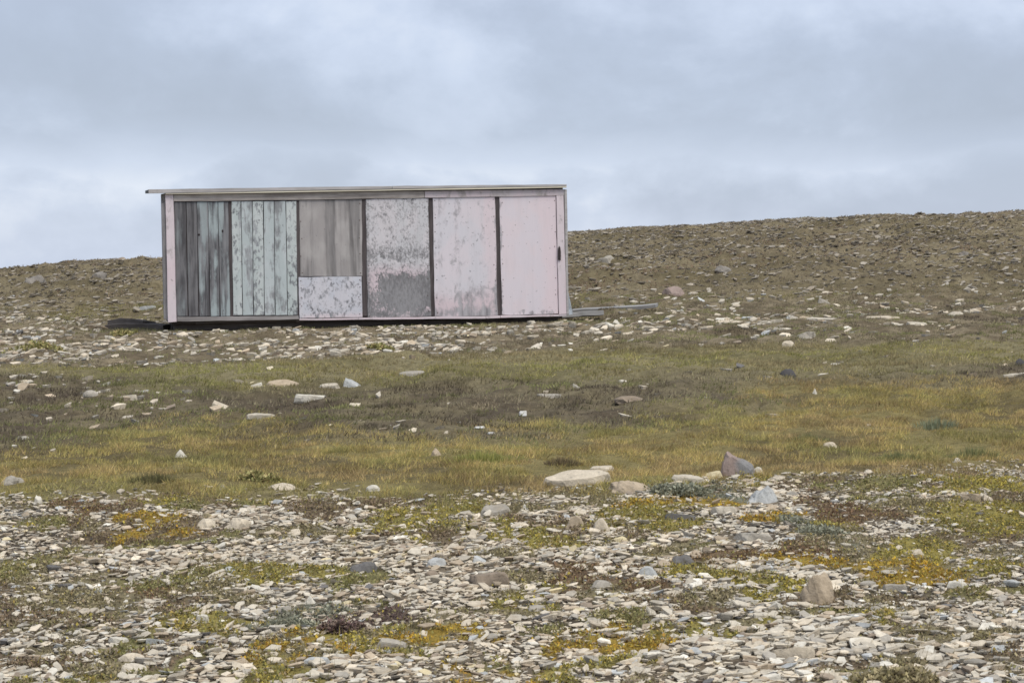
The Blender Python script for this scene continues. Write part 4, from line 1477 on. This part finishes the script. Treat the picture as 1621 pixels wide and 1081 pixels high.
props(o, 'low orange, yellow and green leafy growth in patches between the foreground stones', 'ground cover', kind='stuff')
X2, Y2 = X[::5] + .02, Y[::5]
bc = col[::5] * .9 + .02
blades('gravel_grass', X2, Y2, rng.uniform(.025, .075, len(X2)), .004 * rng.uniform(.7, 1.3, len(X2)), bc, .5, M_GRASS, 'sparse thin grass blades standing in the moss between the stones', 'grass')

# clumps that stand out one by one
m_stem = mat_wood('twig_bark', (.12, .09, .065), (.06, .045, .035), 'z')


def clump(px, py, w, h, kind, label, name='shrub', cat='shrub', leaf=.02, count=900):
    p = P(px, py + h * .45)
    k = F / p.y
    W, Hh = w / k * 1.1, h / k * .72
    count = int(count * .7)
    r = np.random.default_rng(int(px + py * 3))
    root = empty(name, p)
    props(root, label, cat, 'clumps standing out of the ground cover')
    n = count
    a = r.uniform(0, 6.283, n)
    rr = r.uniform(0, 1, n) ** .62
    X = np.cos(a) * rr * W / 2 * (1 + .25 * np.sin(3 * a + px))
    Y = np.sin(a) * rr * W / 2 * .7
    dome = np.clip(1 - rr ** 2, 0, 1) ** .6
    lump = .55 + .9 * fbm(X * 6 / W * 1.3 + px, Y * 6 / W * 1.3, 7, 3)
    g0 = hgt(X + p.x, Y + p.y) - p.z
    Z = g0 + dome * lump * Hh * r.uniform(.35, 1, n) * .75
    col = np.array(PAL[kind])[r.integers(0, 5, n)] * r.uniform(.8, 1.7, n)[:, None]
    V, Fq, CC = leaves_arrays(X, Y, Z, r.uniform(.7, 1.4, n) * leaf, col, r)
    link('foliage', mesh_arrays('foliage', V, Fq, CC), M_LEAF, root)
    ns = 26
    j = r.integers(0, n, ns)
    b = np.stack([X[j] * .3, Y[j] * .3, hgt(X[j] * .3 + p.x, Y[j] * .3 + p.y) - p.z - .01], 1)
    t = np.stack([X[j], Y[j], Z[j] + .15 * Hh], 1)
    vs_, fs_ = [], []
    for q in range(ns):
        o3 = np.array([[.004, 0, 0], [-.002, .0035, 0], [-.002, -.0035, 0]])
        vs_.append(np.concatenate([b[q] + o3, t[q] + o3 * .4]))
        for i in range(3):
            l = (i + 1) % 3
            fs_.append([q * 6 + i, q * 6 + l, q * 6 + 3 + l, q * 6 + 3 + i])
    link('stems', mesh_arrays('stems', np.concatenate(vs_), np.array(fs_)), m_stem, root)


clump(1075, 770, 84, 30, 'sage', 'sage green low shrub just right of the low rough tan rock', leaf=.026, count=1800)
clump(1305, 836, 70, 22, 'sage', 'thin sage green shrub on the gravel above the tall tan boulder', leaf=.022, count=700)
clump(540, 986, 66, 30, 'purple', 'dark purplish shrub in the lower left foreground', leaf=.02, count=1500)
clump(1425, 1064, 120, 38, 'heath', 'dark grey green tussock at the bottom right edge', 'tussock', 'tussock', .03, 1800)
clump(468, 983, 70, 20, 'sage', 'grey green shrub left of the dark purplish shrub', leaf=.02, count=1000)


def tussock(px, py, w, h, pal, label, count=420):
    """a clump of longer blades that stands out of the grass"""
    p = P(px, py + h * .45)
    k = F / p.y
    W, Hh = w / k, h / k
    r = np.random.default_rng(int(px * 3 + py))
    root = empty('tussock', p)
    props(root, label, 'tussock', 'tussocks standing out of the grass')
    a, rr = r.uniform(0, 6.283, count), r.uniform(0, 1, count) ** .7
    X, Y = np.cos(a) * rr * W / 2, np.sin(a) * rr * W * .35
    Z = hgt(X + p.x, Y + p.y) - p.z - .006
    hh = Hh * (1.1 - .7 * rr) * r.uniform(.5, 1.1, count)
    b = r.uniform(0, 6.283, count)
    bw = .009 * r.uniform(.6, 1.4, count)
    base = np.stack([X, Y, Z], 1)
    sd2 = np.stack([np.cos(b) * bw, np.sin(b) * bw, 0 * b], 1) / 2
    tip = base + np.stack([np.cos(a) * hh * .55 * rr + r.normal(0, .2, count) * hh, np.sin(a) * hh * .4 * rr, hh], 1)
    V = np.stack([base - sd2, base + sd2, tip], 1).reshape(-1, 3)
    col = np.repeat(np.array(pal)[r.integers(0, len(pal), count)] * r.uniform(.7, 1.4, count)[:, None], 3, 0)
    link('foliage', mesh_arrays('foliage', V, np.arange(count * 3).reshape(-1, 3), col), M_GRASS, root)


GREEN = [(.22, .235, .11), (.27, .27, .12), (.19, .20, .10), (.30, .28, .13)]
BROWN = [(.20, .15, .09), (.16, .12, .08), (.25, .20, .11), (.21, .18, .10)]
tussock(246, 752, 90, 18, [(.17, .16, .075), (.21, .19, .09), (.14, .125, .07)], 'flat dark green tussock in the left grass')
tussock(410, 752, 80, 12, GREEN, 'fresh green tussock in the grass above the smooth domed stone')
tussock(1280, 690, 70, 14, GREEN, 'small green tussock in the grass above and left of the cream cobble')
tussock(1480, 668, 80, 22, [(.25, .28, .19), (.30, .31, .20), (.22, .24, .15)], 'grey green tussock in the right grass')
tussock(1540, 714, 90, 22, GREEN, 'green tussock beside the pale cobble in the right grass')
tussock(1420, 720, 80, 20, GREEN, 'green tussock in the grass right of the cream cobble')
tussock(893, 728, 60, 16, BROWN, 'dark brown tussock in the grass above the long cream slab')
tussock(770, 720, 130, 20, [(.33, .33, .11), (.40, .37, .12), (.28, .29, .11)], 'bright yellow green tussock in the middle of the grass', 700)
clump(603, 548, 36, 16, 'green', 'small green cushion among the rubble below the shed', 'cushion_plant', 'plant', .05, 500)
clump(195, 527, 40, 14, 'green', 'green cushion beside the blackened timber left of the shed', 'cushion_plant', 'plant', .05, 500)
clump(60, 545, 90, 22, 'green', 'broad green mossy cushion among the rubble at far left', 'cushion_plant', 'plant', .05, 900)
clump(410, 752, 60, 14, 'green', 'fresh green patch of low shrub above the smooth domed stone', leaf=.03, count=600)

print('TRIS', sum(sum(len(p.vertices) - 2 for p in o.data.polygons) if len(o.data.polygons) < 5000 else len(o.data.loops) - 2 * len(o.data.polygons) for o in scene.objects if o.type == 'MESH'))
